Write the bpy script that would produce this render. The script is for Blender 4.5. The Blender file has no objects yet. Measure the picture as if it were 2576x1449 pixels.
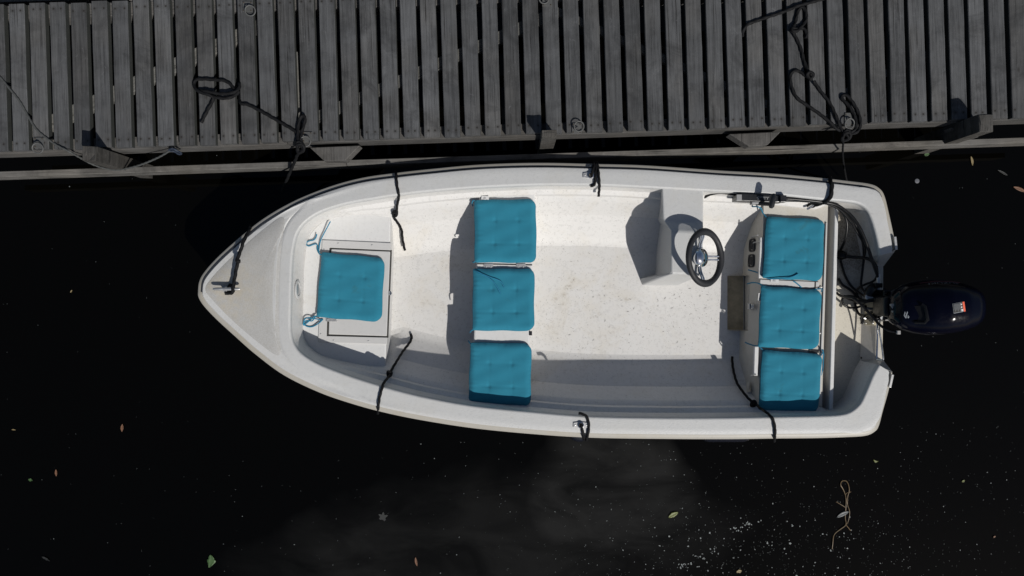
import bpy, bmesh, math, random
import numpy as np
from mathutils import Vector, Matrix

# ------------------------------------------------------------------ camera, sky, sun, exposure
S = bpy.context.scene
COL = S.collection
H = 5.58                      # drone height above the water, metres
F = 1982.0                    # focal length in measuring units (image width 2575)
CX, CY = 1287.5, 724.5

cam_d = bpy.data.cameras.new("camera")
cam_d.sensor_width = 36.0
cam_d.lens = F / 2575.0 * 36.0
cam_d.clip_start = 0.05
cam_d.clip_end = 500.0
cam = bpy.data.objects.new("camera", cam_d)
cam.location = (0, 0, H)
COL.objects.link(cam)
S.camera = cam

SUN = Vector((0.575, -0.80, 1.0)).normalized()     # direction towards the sun
elev = math.asin(SUN.z)
world = bpy.data.worlds.new("World")
S.world = world
world.use_nodes = True
wn = world.node_tree.nodes
wl = world.node_tree.links
wn.clear()
w_out = wn.new("ShaderNodeOutputWorld")
w_bg = wn.new("ShaderNodeBackground")
w_sky = wn.new("ShaderNodeTexSky")
w_sky.sky_type = 'NISHITA'
w_sky.sun_disc = False
w_sky.sun_elevation = elev
w_sky.sun_rotation = math.atan2(SUN.x, SUN.y)
w_sky.air_density = 1.0
w_sky.dust_density = 1.6
w_sky.ozone_density = 1.0
w_bg.inputs["Strength"].default_value = 0.05
wl.new(w_sky.outputs[0], w_bg.inputs[0])
wl.new(w_bg.outputs[0], w_out.inputs[0])

sun_d = bpy.data.lights.new("sun", 'SUN')
sun_d.energy = 4.1
sun_d.angle = math.radians(0.53)
sun_d.color = (1.0, 0.965, 0.915)
sun = bpy.data.objects.new("sun", sun_d)
sun.rotation_euler = SUN.to_track_quat('Z', 'Y').to_euler()
sun.location = SUN * 20
COL.objects.link(sun)

S.view_settings.view_transform = 'Standard'
S.view_settings.look = 'None'
S.view_settings.exposure = 0.0
S.view_settings.gamma = 1.0
S.view_settings.use_curve_mapping = False
S.render.engine = 'CYCLES'
S.cycles.max_bounces = 6
S.cycles.diffuse_bounces = 2
S.cycles.use_denoising = True

rng = random.Random(7)
nrng = np.random.RandomState(11)

# ------------------------------------------------------------------ measuring helpers
def W(px, py, z):
    d = (H - z) / F
    return Vector(((px - CX) * d, (CY - py) * d, z))

def WA(pts, z):
    """array of (px,py) (or px,py,z) -> Nx3 world"""
    out = []
    for p in pts:
        zz = p[2] if len(p) > 2 else z
        out.append(W(p[0], p[1], zz))
    return [Vector(v) for v in out]

def catmull(P, n, closed=False):
    P = np.asarray(P, float)
    m = len(P)
    out = []
    rng_i = range(m if closed else m - 1)
    for i in rng_i:
        if closed:
            p0, p1, p2, p3 = P[(i - 1) % m], P[i], P[(i + 1) % m], P[(i + 2) % m]
        else:
            p1, p2 = P[i], P[i + 1]
            p0 = P[i - 1] if i > 0 else 2 * p1 - p2
            p3 = P[i + 2] if i + 2 < m else 2 * p2 - p1
        for k in range(n):
            t = k / n
            out.append(0.5 * ((2 * p1) + (-p0 + p2) * t + (2 * p0 - 5 * p1 + 4 * p2 - p3) * t * t + (-p0 + 3 * p1 - 3 * p2 + p3) * t ** 3))
    if not closed:
        out.append(P[-1])
    return np.array(out)

# ------------------------------------------------------------------ object helpers
def tag(o, label=None, cat=None, group=None, kind=None):
    if label: o["label"] = label
    if cat: o["category"] = cat
    if group: o["group"] = group
    if kind: o["kind"] = kind
    return o

def thing(name, loc, label, cat, group=None):
    o = bpy.data.objects.new(name, None)
    o.empty_display_size = 0.1
    o.location = loc
    COL.objects.link(o)
    return tag(o, label, cat, group)

def world_loc(o):
    v = Vector(o.location)
    p = o.parent
    while p:
        v = v + Vector(p.location)
        p = p.parent
    return v

class MB:
    """collects vertices and faces (world coordinates)"""
    def __init__(s):
        s.v = []; s.f = []
    def add(s, verts, faces):
        b = len(s.v)
        s.v += [tuple(p) for p in verts]
        s.f += [tuple(i + b for i in f) for f in faces]
        return s
    def grid(s, rings, closed=False):
        n = len(rings[0]); b = len(s.v)
        for r in rings:
            s.v += [tuple(p) for p in r]
        for j in range(len(rings) - 1):
            for i in range(n if closed else n - 1):
                k = (i + 1) % n
                s.f.append((b + j * n + i, b + j * n + k, b + (j + 1) * n + k, b + (j + 1) * n + i))
        return s
    def cap(s, ring):
        b = len(s.v)
        s.v += [tuple(p) for p in ring]
        s.f.append(tuple(range(b, b + len(ring))))
        return s
    def loft(s, rings, caps=True):
        b = len(s.v); n = len(rings[0])
        s.grid(rings, closed=True)
        if caps:
            s.f.append(tuple(b + i for i in range(n - 1, -1, -1)))
            e = b + (len(rings) - 1) * n
            s.f.append(tuple(e + i for i in range(n)))
        return s
    def box(s, c, size, R=None):
        c = Vector(c); sx, sy, sz = [a / 2 for a in size]
        vs = [Vector((x, y, z)) for z in (-sz, sz) for x, y in ((-sx, -sy), (sx, -sy), (sx, sy), (-sx, sy))]
        if R is not None: vs = [R @ v for v in vs]
        return s.add([v + c for v in vs], [(3, 2, 1, 0), (4, 5, 6, 7), (0, 1, 5, 4), (1, 2, 6, 5), (2, 3, 7, 6), (3, 0, 4, 7)])
    def prism(s, poly, z0, z1):
        return s.loft([[(p[0], p[1], z0) for p in poly], [(p[0], p[1], z1) for p in poly]])
    def tube(s, pts, r, seg=8, closed=False, caps=True, shape=None):
        pts = [Vector(p) for p in pts]
        n = len(pts)
        rings = []
        prev = None
        arc = 0.0
        for i, p in enumerate(pts):
            if closed:
                t = pts[(i + 1) % n] - pts[i - 1]
            else:
                t = pts[min(i + 1, n - 1)] - pts[max(i - 1, 0)]
            if t.length < 1e-9: t = Vector((1, 0, 0))
            t.normalize()
            if prev is None:
                u = t.cross(Vector((0, 0, 1)))
                if u.length < 1e-3: u = t.cross(Vector((1, 0, 0)))
                u.normalize()
            else:
                u = prev - t * prev.dot(t)
                if u.length < 1e-6: u = t.cross(Vector((0, 0, 1)))
                u.normalize()
            prev = u
            w = t.cross(u)
            if i: arc += (p - pts[i - 1]).length
            rr = r[i] if isinstance(r, (list, np.ndarray)) else r
            ring = []
            for k in range(seg):
                a = 2 * math.pi * k / seg
                q = rr * (shape(a, arc) if shape else 1.0)
                ring.append(p + u * (q * math.cos(a)) + w * (q * math.sin(a)))
            rings.append(ring)
        if closed:
            rings.append(rings[0])
            return s.loft(rings, caps=False)
        return s.loft(rings, caps=caps)
    def lathe(s, c, axis, prof, seg=20):
        axis = Vector(axis).normalized(); c = Vector(c)
        u = axis.orthogonal().normalized(); w = axis.cross(u)
        rings = []
        for r, h in prof:
            rings.append([c + axis * h + (u * math.cos(a) + w * math.sin(a)) * max(r, 1e-4) for a in [2 * math.pi * k / seg for k in range(seg)]])
        return s.loft(rings)
    def build(s, name, mat, parent=None, smooth=35, bevel=0, kind=None, label=None, loc=None, weld=False, segs=2):
        me = bpy.data.meshes.new(name)
        if loc is None:
            loc = world_loc(parent) if parent is not None else Vector((0, 0, 0))
        loc = Vector(loc)
        me.from_pydata([(p[0] - loc[0], p[1] - loc[1], p[2] - loc[2]) for p in s.v], [], s.f)
        if weld:
            bm = bmesh.new(); bm.from_mesh(me)
            bmesh.ops.remove_doubles(bm, verts=bm.verts, dist=1e-5)
            bmesh.ops.recalc_face_normals(bm, faces=bm.faces)
            bm.to_mesh(me); bm.free()
        if isinstance(mat, (list, tuple)):
            for m in mat: me.materials.append(m)
        elif mat: me.materials.append(mat)
        if smooth:
            me.polygons.foreach_set("use_smooth", [True] * len(me.polygons))
            me.set_sharp_from_angle(angle=math.radians(smooth))
        me.update()
        o = bpy.data.objects.new(name, me)
        COL.objects.link(o)
        if parent is not None:
            o.parent = parent
            o.location = loc - world_loc(parent)
        else:
            o.location = loc
        if bevel:
            b = o.modifiers.new("bevel", 'BEVEL')
            b.width = bevel; b.segments = segs; b.limit_method = 'ANGLE'; b.angle_limit = math.radians(30)
        if kind: o["kind"] = kind
        if label: o["label"] = label
        return o

def mean(vs):
    a = np.array([tuple(v) for v in vs]); return Vector(a.mean(0))

# ------------------------------------------------------------------ materials
class NT:
    def __init__(s, name):
        s.m = bpy.data.materials.new(name); s.m.use_nodes = True
        s.t = s.m.node_tree; s.n = s.t.nodes; s.l = s.t.links
        s.b = s.n["Principled BSDF"]
    def node(s, typ, **kw):
        n = s.n.new(typ)
        for k, v in kw.items():
            if k in n.inputs and not hasattr(n, k):
                n.inputs[k].default_value = v
            elif hasattr(n, k): setattr(n, k, v)
            else: n.inputs[k].default_value = v
        return n
    def link(s, a, b): s.l.new(a, b)
    def set(s, **kw):
        for k, v in kw.items(): s.b.inputs[k.replace("_", " ")].default_value = v
    def pos(s): return s.node("ShaderNodeNewGeometry").outputs["Position"]
    def objco(s): return s.node("ShaderNodeTexCoord").outputs["Object"]
    def scale(s, vec, sc, loc=(0, 0, 0), rot=(0, 0, 0)):
        mp = s.node("ShaderNodeMapping")
        mp.inputs["Scale"].default_value = sc if isinstance(sc, tuple) else (sc,) * 3
        mp.inputs["Location"].default_value = loc
        mp.inputs["Rotation"].default_value = rot
        s.link(vec, mp.inputs[0]); return mp.outputs[0]
    def noise(s, vec, scale=5, detail=4, rough=0.55, dist=0.0):
        n = s.node("ShaderNodeTexNoise")
        n.inputs["Scale"].default_value = scale; n.inputs["Detail"].default_value = detail
        n.inputs["Roughness"].default_value = rough; n.inputs["Distortion"].default_value = dist
        s.link(vec, n.inputs["Vector"]); return n.outputs["Fac"]
    def vor(s, vec, scale):
        n = s.node("ShaderNodeTexVoronoi"); n.inputs["Scale"].default_value = scale
        s.link(vec, n.inputs["Vector"]); return n
    def ramp(s, fac, stops, interp='LINEAR'):
        r = s.node("ShaderNodeValToRGB"); cr = r.color_ramp; cr.interpolation = interp
        while len(cr.elements) < len(stops): cr.elements.new(0.5)
        for e, (p, c) in zip(cr.elements, stops):
            e.position = p; e.color = (c, c, c, 1) if isinstance(c, (int, float)) else (*c, 1)
        s.link(fac, r.inputs[0]); return r.outputs[0]
    def math(s, op, a, b=0.0, clamp=False):
        m = s.node("ShaderNodeMath"); m.operation = op; m.use_clamp = clamp
        for i, x in enumerate((a, b)):
            if hasattr(x, "links"): s.link(x, m.inputs[i])
            else: m.inputs[i].default_value = x
        return m.outputs[0]
    def mix(s, fac, a, b, mode='MIX'):
        m = s.node("ShaderNodeMix"); m.data_type = 'RGBA'; m.blend_type = mode
        for i, x in ((0, fac), (6, a), (7, b)):
            if hasattr(x, "links"): s.link(x, m.inputs[i])
            elif i == 0: m.inputs[0].default_value = x
            else: m.inputs[i].default_value = (*x, 1)
        return m.outputs[2]
    def bump(s, h, strength=0.3, dist=0.002):
        b = s.node("ShaderNodeBump"); b.inputs["Strength"].default_value = strength; b.inputs["Distance"].default_value = dist
        s.link(h, b.inputs["Height"]); s.link(b.outputs[0], s.b.inputs["Normal"])
    def color(s, c): s.link(c, s.b.inputs["Base Color"])
    def sep(s, vec):
        n = s.node("ShaderNodeSeparateXYZ"); s.link(vec, n.inputs[0]); return n.outputs

def plain(name, col, rough=0.5, metal=0.0, spec=0.5, var=0.0, coat=0.0):
    t = NT(name); t.set(Roughness=rough, Metallic=metal)
    t.b.inputs["Specular IOR Level"].default_value = spec
    t.b.inputs["Coat Weight"].default_value = coat
    n = t.noise(t.pos(), 22, 4, 0.6)
    v = var or 0.18
    t.color(t.mix(n, tuple(c * (1 - v) for c in col), tuple(c * (1 + v) for c in col)))
    t.link(t.ramp(t.noise(t.pos(), 60, 3), [(0.3, max(rough - .06, 0.02)), (0.7, min(rough + .08, 1))]), t.b.inputs["Roughness"])
    return t.m

def gelcoat(name, col, rough=0.38, specks=0.5, stain=0.25, grip=0.25, warm=(0.86, 0.76, 0.56), grit_scale=260):
    t = NT(name); p = t.pos()
    t.set(Roughness=rough); t.b.inputs["Specular IOR Level"].default_value = 0.35
    col = tuple(c * 0.78 for c in col)
    base = t.mix(t.noise(p, 3.0, 5, 0.6), tuple(c * 0.94 for c in col), tuple(min(c * 1.04, .9) for c in col))
    # soft yellowish stains
    st = t.ramp(t.noise(t.scale(p, (2.2, 2.2, 2.2)), 2.0, 6, 0.65, 0.6), [(0.5, 0.0), (0.72, 1.0)])
    base = t.mix(t.math('MULTIPLY', st, stain), base, tuple(c * w for c, w in zip(col, warm)))
    # fine grime mottling
    gm = t.ramp(t.noise(p, 45, 5, 0.7), [(0.52, 0.0), (0.75, 1.0)])
    base = t.mix(t.math('MULTIPLY', gm, 0.34 * (0.35 + specks)), base, tuple(c * 0.55 for c in col))
    # dirt specks of three sizes, gathered in patches
    dens = t.ramp(t.noise(p, 2.6, 3, 0.6), [(0.35, 0.15), (0.65, 1.0)])
    for sc, th, rad in ((70, 0.80, 0.20), (150, 0.80, 0.26), (34, 0.90, 0.13)):
        v = t.vor(t.scale(p, 1.0, loc=(sc * .37, sc * .11, 0)), sc)
        pick = t.math('GREATER_THAN', t.sep(v.outputs["Color"])[0], th)
        r = t.math('LESS_THAN', t.math('ADD', v.outputs["Distance"], t.math('MULTIPLY', t.noise(p, sc * 4, 2), 0.12)), rad)
        f = t.math('MULTIPLY', t.math('MULTIPLY', pick, r), t.math('MULTIPLY', dens, specks))
        base = t.mix(f, base, (0.075, 0.06, 0.045))
    # rubbed scuffs, thin and directional, and yellow-brown grime blooms
    sf = t.ramp(t.noise(t.scale(p, (9, 38, 9), rot=(0, 0, .06)), 1.0, 7, .8, .6), [(0.655, 0.0), (0.70, 1.0)])
    base = t.mix(t.math('MULTIPLY', sf, 0.30 * (0.3 + specks)), base, (0.16, 0.155, 0.15))
    bl = t.math('MULTIPLY', t.ramp(t.noise(p, 4.2, 6, .72, .3), [(0.60, 0.0), (0.74, 1.0)]), t.ramp(t.noise(p, 55, 4, .75), [(0.42, 0.0), (0.60, 1.0)]))
    base = t.mix(t.math('MULTIPLY', bl, 0.60 * specks), base, (0.22, 0.17, 0.10))
    t.color(base)
    h = t.math('ADD', t.noise(p, grit_scale, 3, 0.6), t.math('MULTIPLY', t.noise(p, 38, 3), 0.6))
    t.bump(h, grip, 0.003)
    return t.m

M = {}
M['hull'] = gelcoat("white_gelcoat_hull", (0.66, 0.655, 0.63), 0.3, 0.1, 0.3, 0.05)
M['deck'] = gelcoat("white_gelcoat_deck", (0.575, 0.58, 0.575), 0.45, 0.42, 0.10, 0.45, grit_scale=150)
M['grip'] = None
M['rub'] = gelcoat("beige_rub_rail", (0.43, 0.41, 0.365), 0.45, 0.15, 0.3, 0.08)
M['liner'] = gelcoat("white_gelcoat_inside", (0.66, 0.645, 0.615), 0.36, 0.32, 0.30, 0.10)
M['floor'] = gelcoat("white_gelcoat_sole", (0.735, 0.725, 0.705), 0.42, 1.1, 0.26, 0.22)
M['seat'] = gelcoat("white_gelcoat_seat", (0.74, 0.74, 0.73), 0.36, 0.40, 0.12, 0.12)
M['aft'] = gelcoat("white_gelcoat_aft", (0.60, 0.575, 0.52), 0.42, 0.7, 0.5, 0.15)
M['frame'] = gelcoat("pale_grey_plastic", (0.61, 0.605, 0.595), 0.42, 0.05, 0.05, 0.08)
M['gap'] = plain("dark_gap", (0.03, 0.028, 0.025), 0.7)
M['tan_ply'] = plain("tan_painted_board", (0.42, 0.37, 0.26), 0.55, var=.15)

def grip_mat():
    t = NT("non_slip_deck"); p = t.pos()
    t.set(Roughness=0.55); t.b.inputs["Specular IOR Level"].default_value = 0.3
    v = t.vor(p, 125)
    n = t.noise(p, 9, 5, 0.65)
    c = t.mix(n, (0.325, 0.325, 0.315), (0.40, 0.40, 0.395))
    c = t.mix(t.ramp(v.outputs["Distance"], [(0.25, 0.0), (0.75, 0.5)]), c, (0.29, 0.28, 0.26))
    # faint ochre dirt near the cleat
    pp = t.sep(p)
    d = t.math('SQRT', t.math('ADD', t.math('POWER', t.math('ADD', pp[0], 1.80), 2), t.math('POWER', t.math('ADD', pp[1], 0.02), 2)))
    st = t.math('MULTIPLY', t.ramp(d, [(0.02, 1.0), (0.30, 0.0)]), t.ramp(t.noise(p, 16, 5, .7), [(.35, 0.0), (.7, 0.55)]))
    c = t.mix(st, c, (0.42, 0.35, 0.22))
    t.color(c)
    t.bump(t.math('SUBTRACT', 1.0, v.outputs["Distance"]), 0.16, 0.003)
    return t.m
M['grip'] = grip_mat()

def grime_mat():
    t = NT("grimy_well_floor"); p = t.pos()
    t.set(Roughness=0.6)
    pp = t.sep(p)
    # black grime gathers on the port half and along the transom
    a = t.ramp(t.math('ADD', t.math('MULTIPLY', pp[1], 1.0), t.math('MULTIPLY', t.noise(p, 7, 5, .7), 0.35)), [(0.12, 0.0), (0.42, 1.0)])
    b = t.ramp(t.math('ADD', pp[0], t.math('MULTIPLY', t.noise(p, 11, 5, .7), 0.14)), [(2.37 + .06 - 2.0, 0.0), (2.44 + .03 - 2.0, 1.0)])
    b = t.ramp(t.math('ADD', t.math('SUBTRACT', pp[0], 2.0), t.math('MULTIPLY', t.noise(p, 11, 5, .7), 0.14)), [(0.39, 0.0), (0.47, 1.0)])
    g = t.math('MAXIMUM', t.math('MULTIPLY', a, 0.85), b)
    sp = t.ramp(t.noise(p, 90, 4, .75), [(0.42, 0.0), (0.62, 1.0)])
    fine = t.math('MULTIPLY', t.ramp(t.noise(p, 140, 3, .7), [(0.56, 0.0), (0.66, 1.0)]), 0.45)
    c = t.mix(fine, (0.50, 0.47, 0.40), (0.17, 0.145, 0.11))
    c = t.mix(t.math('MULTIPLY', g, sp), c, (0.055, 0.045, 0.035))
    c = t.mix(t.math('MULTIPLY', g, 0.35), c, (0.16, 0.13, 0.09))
    t.color(c); t.bump(t.noise(p, 120, 4), .3, .003)
    return t.m
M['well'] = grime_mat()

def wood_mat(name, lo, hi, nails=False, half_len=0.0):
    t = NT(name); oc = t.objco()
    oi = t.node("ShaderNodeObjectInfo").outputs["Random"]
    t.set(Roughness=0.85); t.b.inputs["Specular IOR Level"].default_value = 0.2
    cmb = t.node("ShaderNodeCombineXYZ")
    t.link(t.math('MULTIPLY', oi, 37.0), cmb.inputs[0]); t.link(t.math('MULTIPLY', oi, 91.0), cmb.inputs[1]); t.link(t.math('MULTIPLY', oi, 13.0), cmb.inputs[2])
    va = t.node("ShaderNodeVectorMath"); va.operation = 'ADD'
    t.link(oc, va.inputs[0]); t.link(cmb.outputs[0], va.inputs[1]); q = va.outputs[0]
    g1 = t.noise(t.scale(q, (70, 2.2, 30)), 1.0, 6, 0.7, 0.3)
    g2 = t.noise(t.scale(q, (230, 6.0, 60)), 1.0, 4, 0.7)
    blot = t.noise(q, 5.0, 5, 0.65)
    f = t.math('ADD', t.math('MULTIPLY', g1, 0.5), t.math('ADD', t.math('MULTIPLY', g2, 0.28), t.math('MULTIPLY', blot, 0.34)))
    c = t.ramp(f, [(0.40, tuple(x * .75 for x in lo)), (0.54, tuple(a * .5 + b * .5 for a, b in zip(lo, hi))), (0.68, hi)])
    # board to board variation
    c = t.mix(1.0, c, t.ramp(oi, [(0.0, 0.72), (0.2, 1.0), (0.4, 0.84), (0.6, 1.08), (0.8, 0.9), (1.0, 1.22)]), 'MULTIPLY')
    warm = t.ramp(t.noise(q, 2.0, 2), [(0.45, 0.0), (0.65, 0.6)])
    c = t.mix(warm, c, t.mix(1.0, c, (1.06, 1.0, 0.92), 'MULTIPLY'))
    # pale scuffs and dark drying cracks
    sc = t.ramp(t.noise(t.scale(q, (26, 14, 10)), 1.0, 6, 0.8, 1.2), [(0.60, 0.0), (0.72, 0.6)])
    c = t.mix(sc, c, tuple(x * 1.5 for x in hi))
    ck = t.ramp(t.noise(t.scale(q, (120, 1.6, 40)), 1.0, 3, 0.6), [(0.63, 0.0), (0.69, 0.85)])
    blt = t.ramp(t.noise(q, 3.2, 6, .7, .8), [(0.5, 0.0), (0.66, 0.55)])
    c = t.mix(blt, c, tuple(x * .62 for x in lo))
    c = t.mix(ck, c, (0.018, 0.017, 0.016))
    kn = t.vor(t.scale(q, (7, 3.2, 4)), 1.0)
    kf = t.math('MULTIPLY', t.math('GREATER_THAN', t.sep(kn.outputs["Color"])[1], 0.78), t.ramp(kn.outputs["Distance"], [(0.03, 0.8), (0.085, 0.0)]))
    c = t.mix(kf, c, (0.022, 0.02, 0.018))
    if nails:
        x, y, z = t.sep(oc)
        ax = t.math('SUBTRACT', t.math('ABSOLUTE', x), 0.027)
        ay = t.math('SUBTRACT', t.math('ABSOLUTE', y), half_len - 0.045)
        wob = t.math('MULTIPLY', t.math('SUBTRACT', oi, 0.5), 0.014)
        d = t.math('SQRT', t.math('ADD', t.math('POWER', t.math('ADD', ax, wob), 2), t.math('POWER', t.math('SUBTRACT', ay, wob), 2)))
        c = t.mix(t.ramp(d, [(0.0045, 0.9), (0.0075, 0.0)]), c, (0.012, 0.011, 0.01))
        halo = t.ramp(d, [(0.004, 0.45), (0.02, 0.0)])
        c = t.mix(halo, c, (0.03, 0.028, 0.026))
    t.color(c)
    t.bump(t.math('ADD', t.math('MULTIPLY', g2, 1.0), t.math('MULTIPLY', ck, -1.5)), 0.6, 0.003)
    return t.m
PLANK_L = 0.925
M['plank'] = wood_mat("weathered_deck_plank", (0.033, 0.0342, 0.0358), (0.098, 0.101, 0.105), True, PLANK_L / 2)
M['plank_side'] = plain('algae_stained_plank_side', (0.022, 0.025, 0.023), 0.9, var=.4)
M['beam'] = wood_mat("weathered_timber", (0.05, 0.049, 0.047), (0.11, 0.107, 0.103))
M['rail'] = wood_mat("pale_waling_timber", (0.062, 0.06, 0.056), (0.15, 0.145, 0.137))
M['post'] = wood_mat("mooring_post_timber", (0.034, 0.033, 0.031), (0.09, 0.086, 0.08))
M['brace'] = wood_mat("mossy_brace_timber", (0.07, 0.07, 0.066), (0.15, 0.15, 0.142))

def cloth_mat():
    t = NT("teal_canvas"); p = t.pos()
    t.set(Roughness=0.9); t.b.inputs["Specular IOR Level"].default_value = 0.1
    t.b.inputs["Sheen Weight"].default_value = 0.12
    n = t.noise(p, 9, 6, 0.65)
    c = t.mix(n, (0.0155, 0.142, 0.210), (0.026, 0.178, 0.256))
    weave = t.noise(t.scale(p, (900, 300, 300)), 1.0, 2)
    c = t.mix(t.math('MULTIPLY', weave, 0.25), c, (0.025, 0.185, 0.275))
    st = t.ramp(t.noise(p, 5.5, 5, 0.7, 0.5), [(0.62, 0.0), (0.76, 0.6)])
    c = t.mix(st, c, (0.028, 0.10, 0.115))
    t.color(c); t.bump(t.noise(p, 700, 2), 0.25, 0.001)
    return t.m
M['cloth'] = cloth_mat()
M['tie'] = plain("teal_cotton_tie", (0.010, 0.155, 0.26), 0.85)
M['rope'] = plain("black_rope", (0.0042, 0.0044, 0.0052), 0.75, var=.5, spec=.2)
M['grey_rope'] = plain("grey_rope", (0.05, 0.053, 0.052), 0.8, var=.3)
M['cable'] = plain("black_cable", (0.004, 0.004, 0.0045), 0.36, spec=.3)
M['black'] = plain("black_plastic", (0.012, 0.0125, 0.014), 0.35)
M['grey_plastic'] = plain("grey_plastic", (0.25, 0.25, 0.25), 0.45)
M['rim'] = plain("black_foam_rim", (0.016, 0.0165, 0.019), 0.6, spec=.35)
M['chrome'] = plain("chrome", (0.72, 0.73, 0.74), 0.12, 1.0, var=.05)
M['steel'] = plain("dull_steel", (0.48, 0.48, 0.475), 0.42, 0.75, var=.12)
M['galv'] = plain("galvanised_steel", (0.075, 0.077, 0.076), 0.6, 0.2, var=.25)
M['navy'] = plain("navy_gloss_paint", (0.0009, 0.0012, 0.0050), 0.16, coat=0.0, spec=.16, var=.12)
M['motor_black'] = plain("satin_black_metal", (0.004, 0.004, 0.0045), 0.32, spec=.3)
M['white_tag'] = plain("white_label", (0.56, 0.56, 0.555), 0.6, var=.05)
M['red_print'] = plain("orange_red_print", (0.72, 0.11, 0.05), 0.5)
M['silver_print'] = plain("silver_print", (0.26, 0.28, 0.30), 0.35, var=.05)
M['dim_print'] = plain("grey_print", (0.12, 0.12, 0.13), 0.4)
M['dark_red_print'] = plain("dark_red_print", (0.10, 0.01, 0.012), 0.4)
M['grey_print'] = plain("fine_print_grey", (0.16, 0.17, 0.18), 0.5)
M['sump'] = plain("olive_grime", (0.50, 0.40, 0.25), 0.6, var=.55)
M['port_strip'] = plain("blue_black_strip", (0.010, 0.012, 0.018), 0.55)
M['fender'] = plain("black_vinyl_fender", (0.008, 0.009, 0.014), 0.16, spec=.6)
M['leaf_brown'] = plain("brown_leaf", (0.13, 0.06, 0.03), 0.6, var=.3)
M['leaf_tan'] = plain("tan_leaf", (0.20, 0.155, 0.075), 0.6, var=.3)
M['leaf_green'] = plain("green_leaf", (0.04, 0.085, 0.025), 0.55, var=.35)
M['leaf_olive'] = plain("yellow_green_leaf", (0.10, 0.115, 0.022), 0.5, var=.3)
M['leaf_grey'] = plain("grey_wet_leaf", (0.06, 0.067, 0.07), 0.5, var=.25)
M['leaf_dim'] = plain("dim_drowned_leaf", (0.012, 0.013, 0.0125), 0.6, var=.25)
M['twig'] = plain("dead_twig", (0.12, 0.078, 0.036), 0.55, var=.4)
M['foam'] = plain("pale_scum_specks", (0.125, 0.14, 0.14), 0.6, var=.4)
M['dirt'] = plain("dark_dry_bits", (0.04, 0.03, 0.02), 0.9, var=.4)
M['blue_cord'] = plain("faded_blue_cord", (0.014, 0.022, 0.040), 0.7)

def water_mat():
    t = NT("dark_river_water"); p = t.pos()
    t.set(Roughness=0.03, IOR=1.33)
    t.b.inputs["Specular IOR Level"].default_value = 0.26
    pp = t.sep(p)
    # cloud reflection painted into the base colour, pale swirls beside the boat
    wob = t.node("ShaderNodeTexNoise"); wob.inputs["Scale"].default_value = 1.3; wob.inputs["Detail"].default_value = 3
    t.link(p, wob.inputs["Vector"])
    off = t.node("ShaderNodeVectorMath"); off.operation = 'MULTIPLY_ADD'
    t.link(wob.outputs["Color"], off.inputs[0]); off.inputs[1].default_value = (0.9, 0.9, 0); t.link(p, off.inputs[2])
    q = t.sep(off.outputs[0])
    painted_reflection = None
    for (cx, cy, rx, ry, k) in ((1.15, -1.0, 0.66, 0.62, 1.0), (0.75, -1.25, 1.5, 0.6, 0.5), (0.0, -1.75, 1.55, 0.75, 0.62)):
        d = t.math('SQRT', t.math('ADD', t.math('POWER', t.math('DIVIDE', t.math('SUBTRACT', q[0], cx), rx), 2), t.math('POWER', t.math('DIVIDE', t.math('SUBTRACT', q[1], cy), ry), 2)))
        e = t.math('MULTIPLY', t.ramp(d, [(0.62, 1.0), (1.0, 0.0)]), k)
        painted_reflection = e if painted_reflection is None else t.math('MAXIMUM', painted_reflection, e)
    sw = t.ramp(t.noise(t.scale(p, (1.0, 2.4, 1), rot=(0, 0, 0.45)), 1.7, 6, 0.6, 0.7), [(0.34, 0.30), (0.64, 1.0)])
    f = t.math('MULTIPLY', painted_reflection, sw)
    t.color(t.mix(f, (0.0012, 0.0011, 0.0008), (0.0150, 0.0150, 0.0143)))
    t.bump(t.noise(p, 1.1, 3, 0.5, 0.4), 0.05, 0.05)
    return t.m
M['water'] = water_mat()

# ------------------------------------------------------------------ the setting: water
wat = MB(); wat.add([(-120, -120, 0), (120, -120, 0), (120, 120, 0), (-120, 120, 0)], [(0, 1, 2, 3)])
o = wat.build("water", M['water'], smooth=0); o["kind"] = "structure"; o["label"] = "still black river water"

# ------------------------------------------------------------------ jetty
DZ = 0.60                       # top of the planks
TH = 0.045
ANG = math.atan(0.0326)
jt = thing("jetty", W(1280, 180, 0.0), "grey weathered plank jetty with gaps between its boards above the boat", "jetty")
JL = Vector(jt.location)
RZ = Matrix.Rotation(ANG, 3, 'Z')

lefts = [-31.5, 20.6, 71.4, 123.8, 176, 229, 280.5, 333.7, 386, 439, 491.4, 543.5, 596, 645.4, 697.5, 749.3, 800.7, 852.2, 902.6, 953.5,
         1004.6, 1055.4, 1106.8, 1158.3, 1209.8, 1261.2, 1312.4, 1363.2, 1414.3, 1465.8, 1517.2, 1568.7, 1619.5, 1671.6, 1722.4,
         1773.9, 1823.7, 1874.5, 1927, 1977.5, 2028.9, 2079.4, 2131.9, 2181.7, 2233.1, 2282.9, 2333.7, 2384.2, 2434, 2485.4, 2536.9, 2588]
PW = 0.0985
def plank_mesh(seed):
    r = random.Random(seed)
    hw, hl, ht = PW / 2, PLANK_L / 2, TH / 2
    b = 0.0035
    ny = 9
    rings = []
    for j in range(ny + 1):
        y = -hl + 2 * hl * j / ny
        jl = r.uniform(-0.0007, 0.0007); jr = r.uniform(-0.0007, 0.0007); jz = r.uniform(-0.001, 0.001)
        rings.append([(-hw + jl, y, -ht), (hw + jr, y, -ht), (hw + jr, y, ht - b + jz), (hw - b + jr, y, ht + jz), (-hw + b + jl, y, ht + jz), (-hw + jl, y, ht - b + jz)])
    return MB().loft(rings)
pm = []
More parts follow.
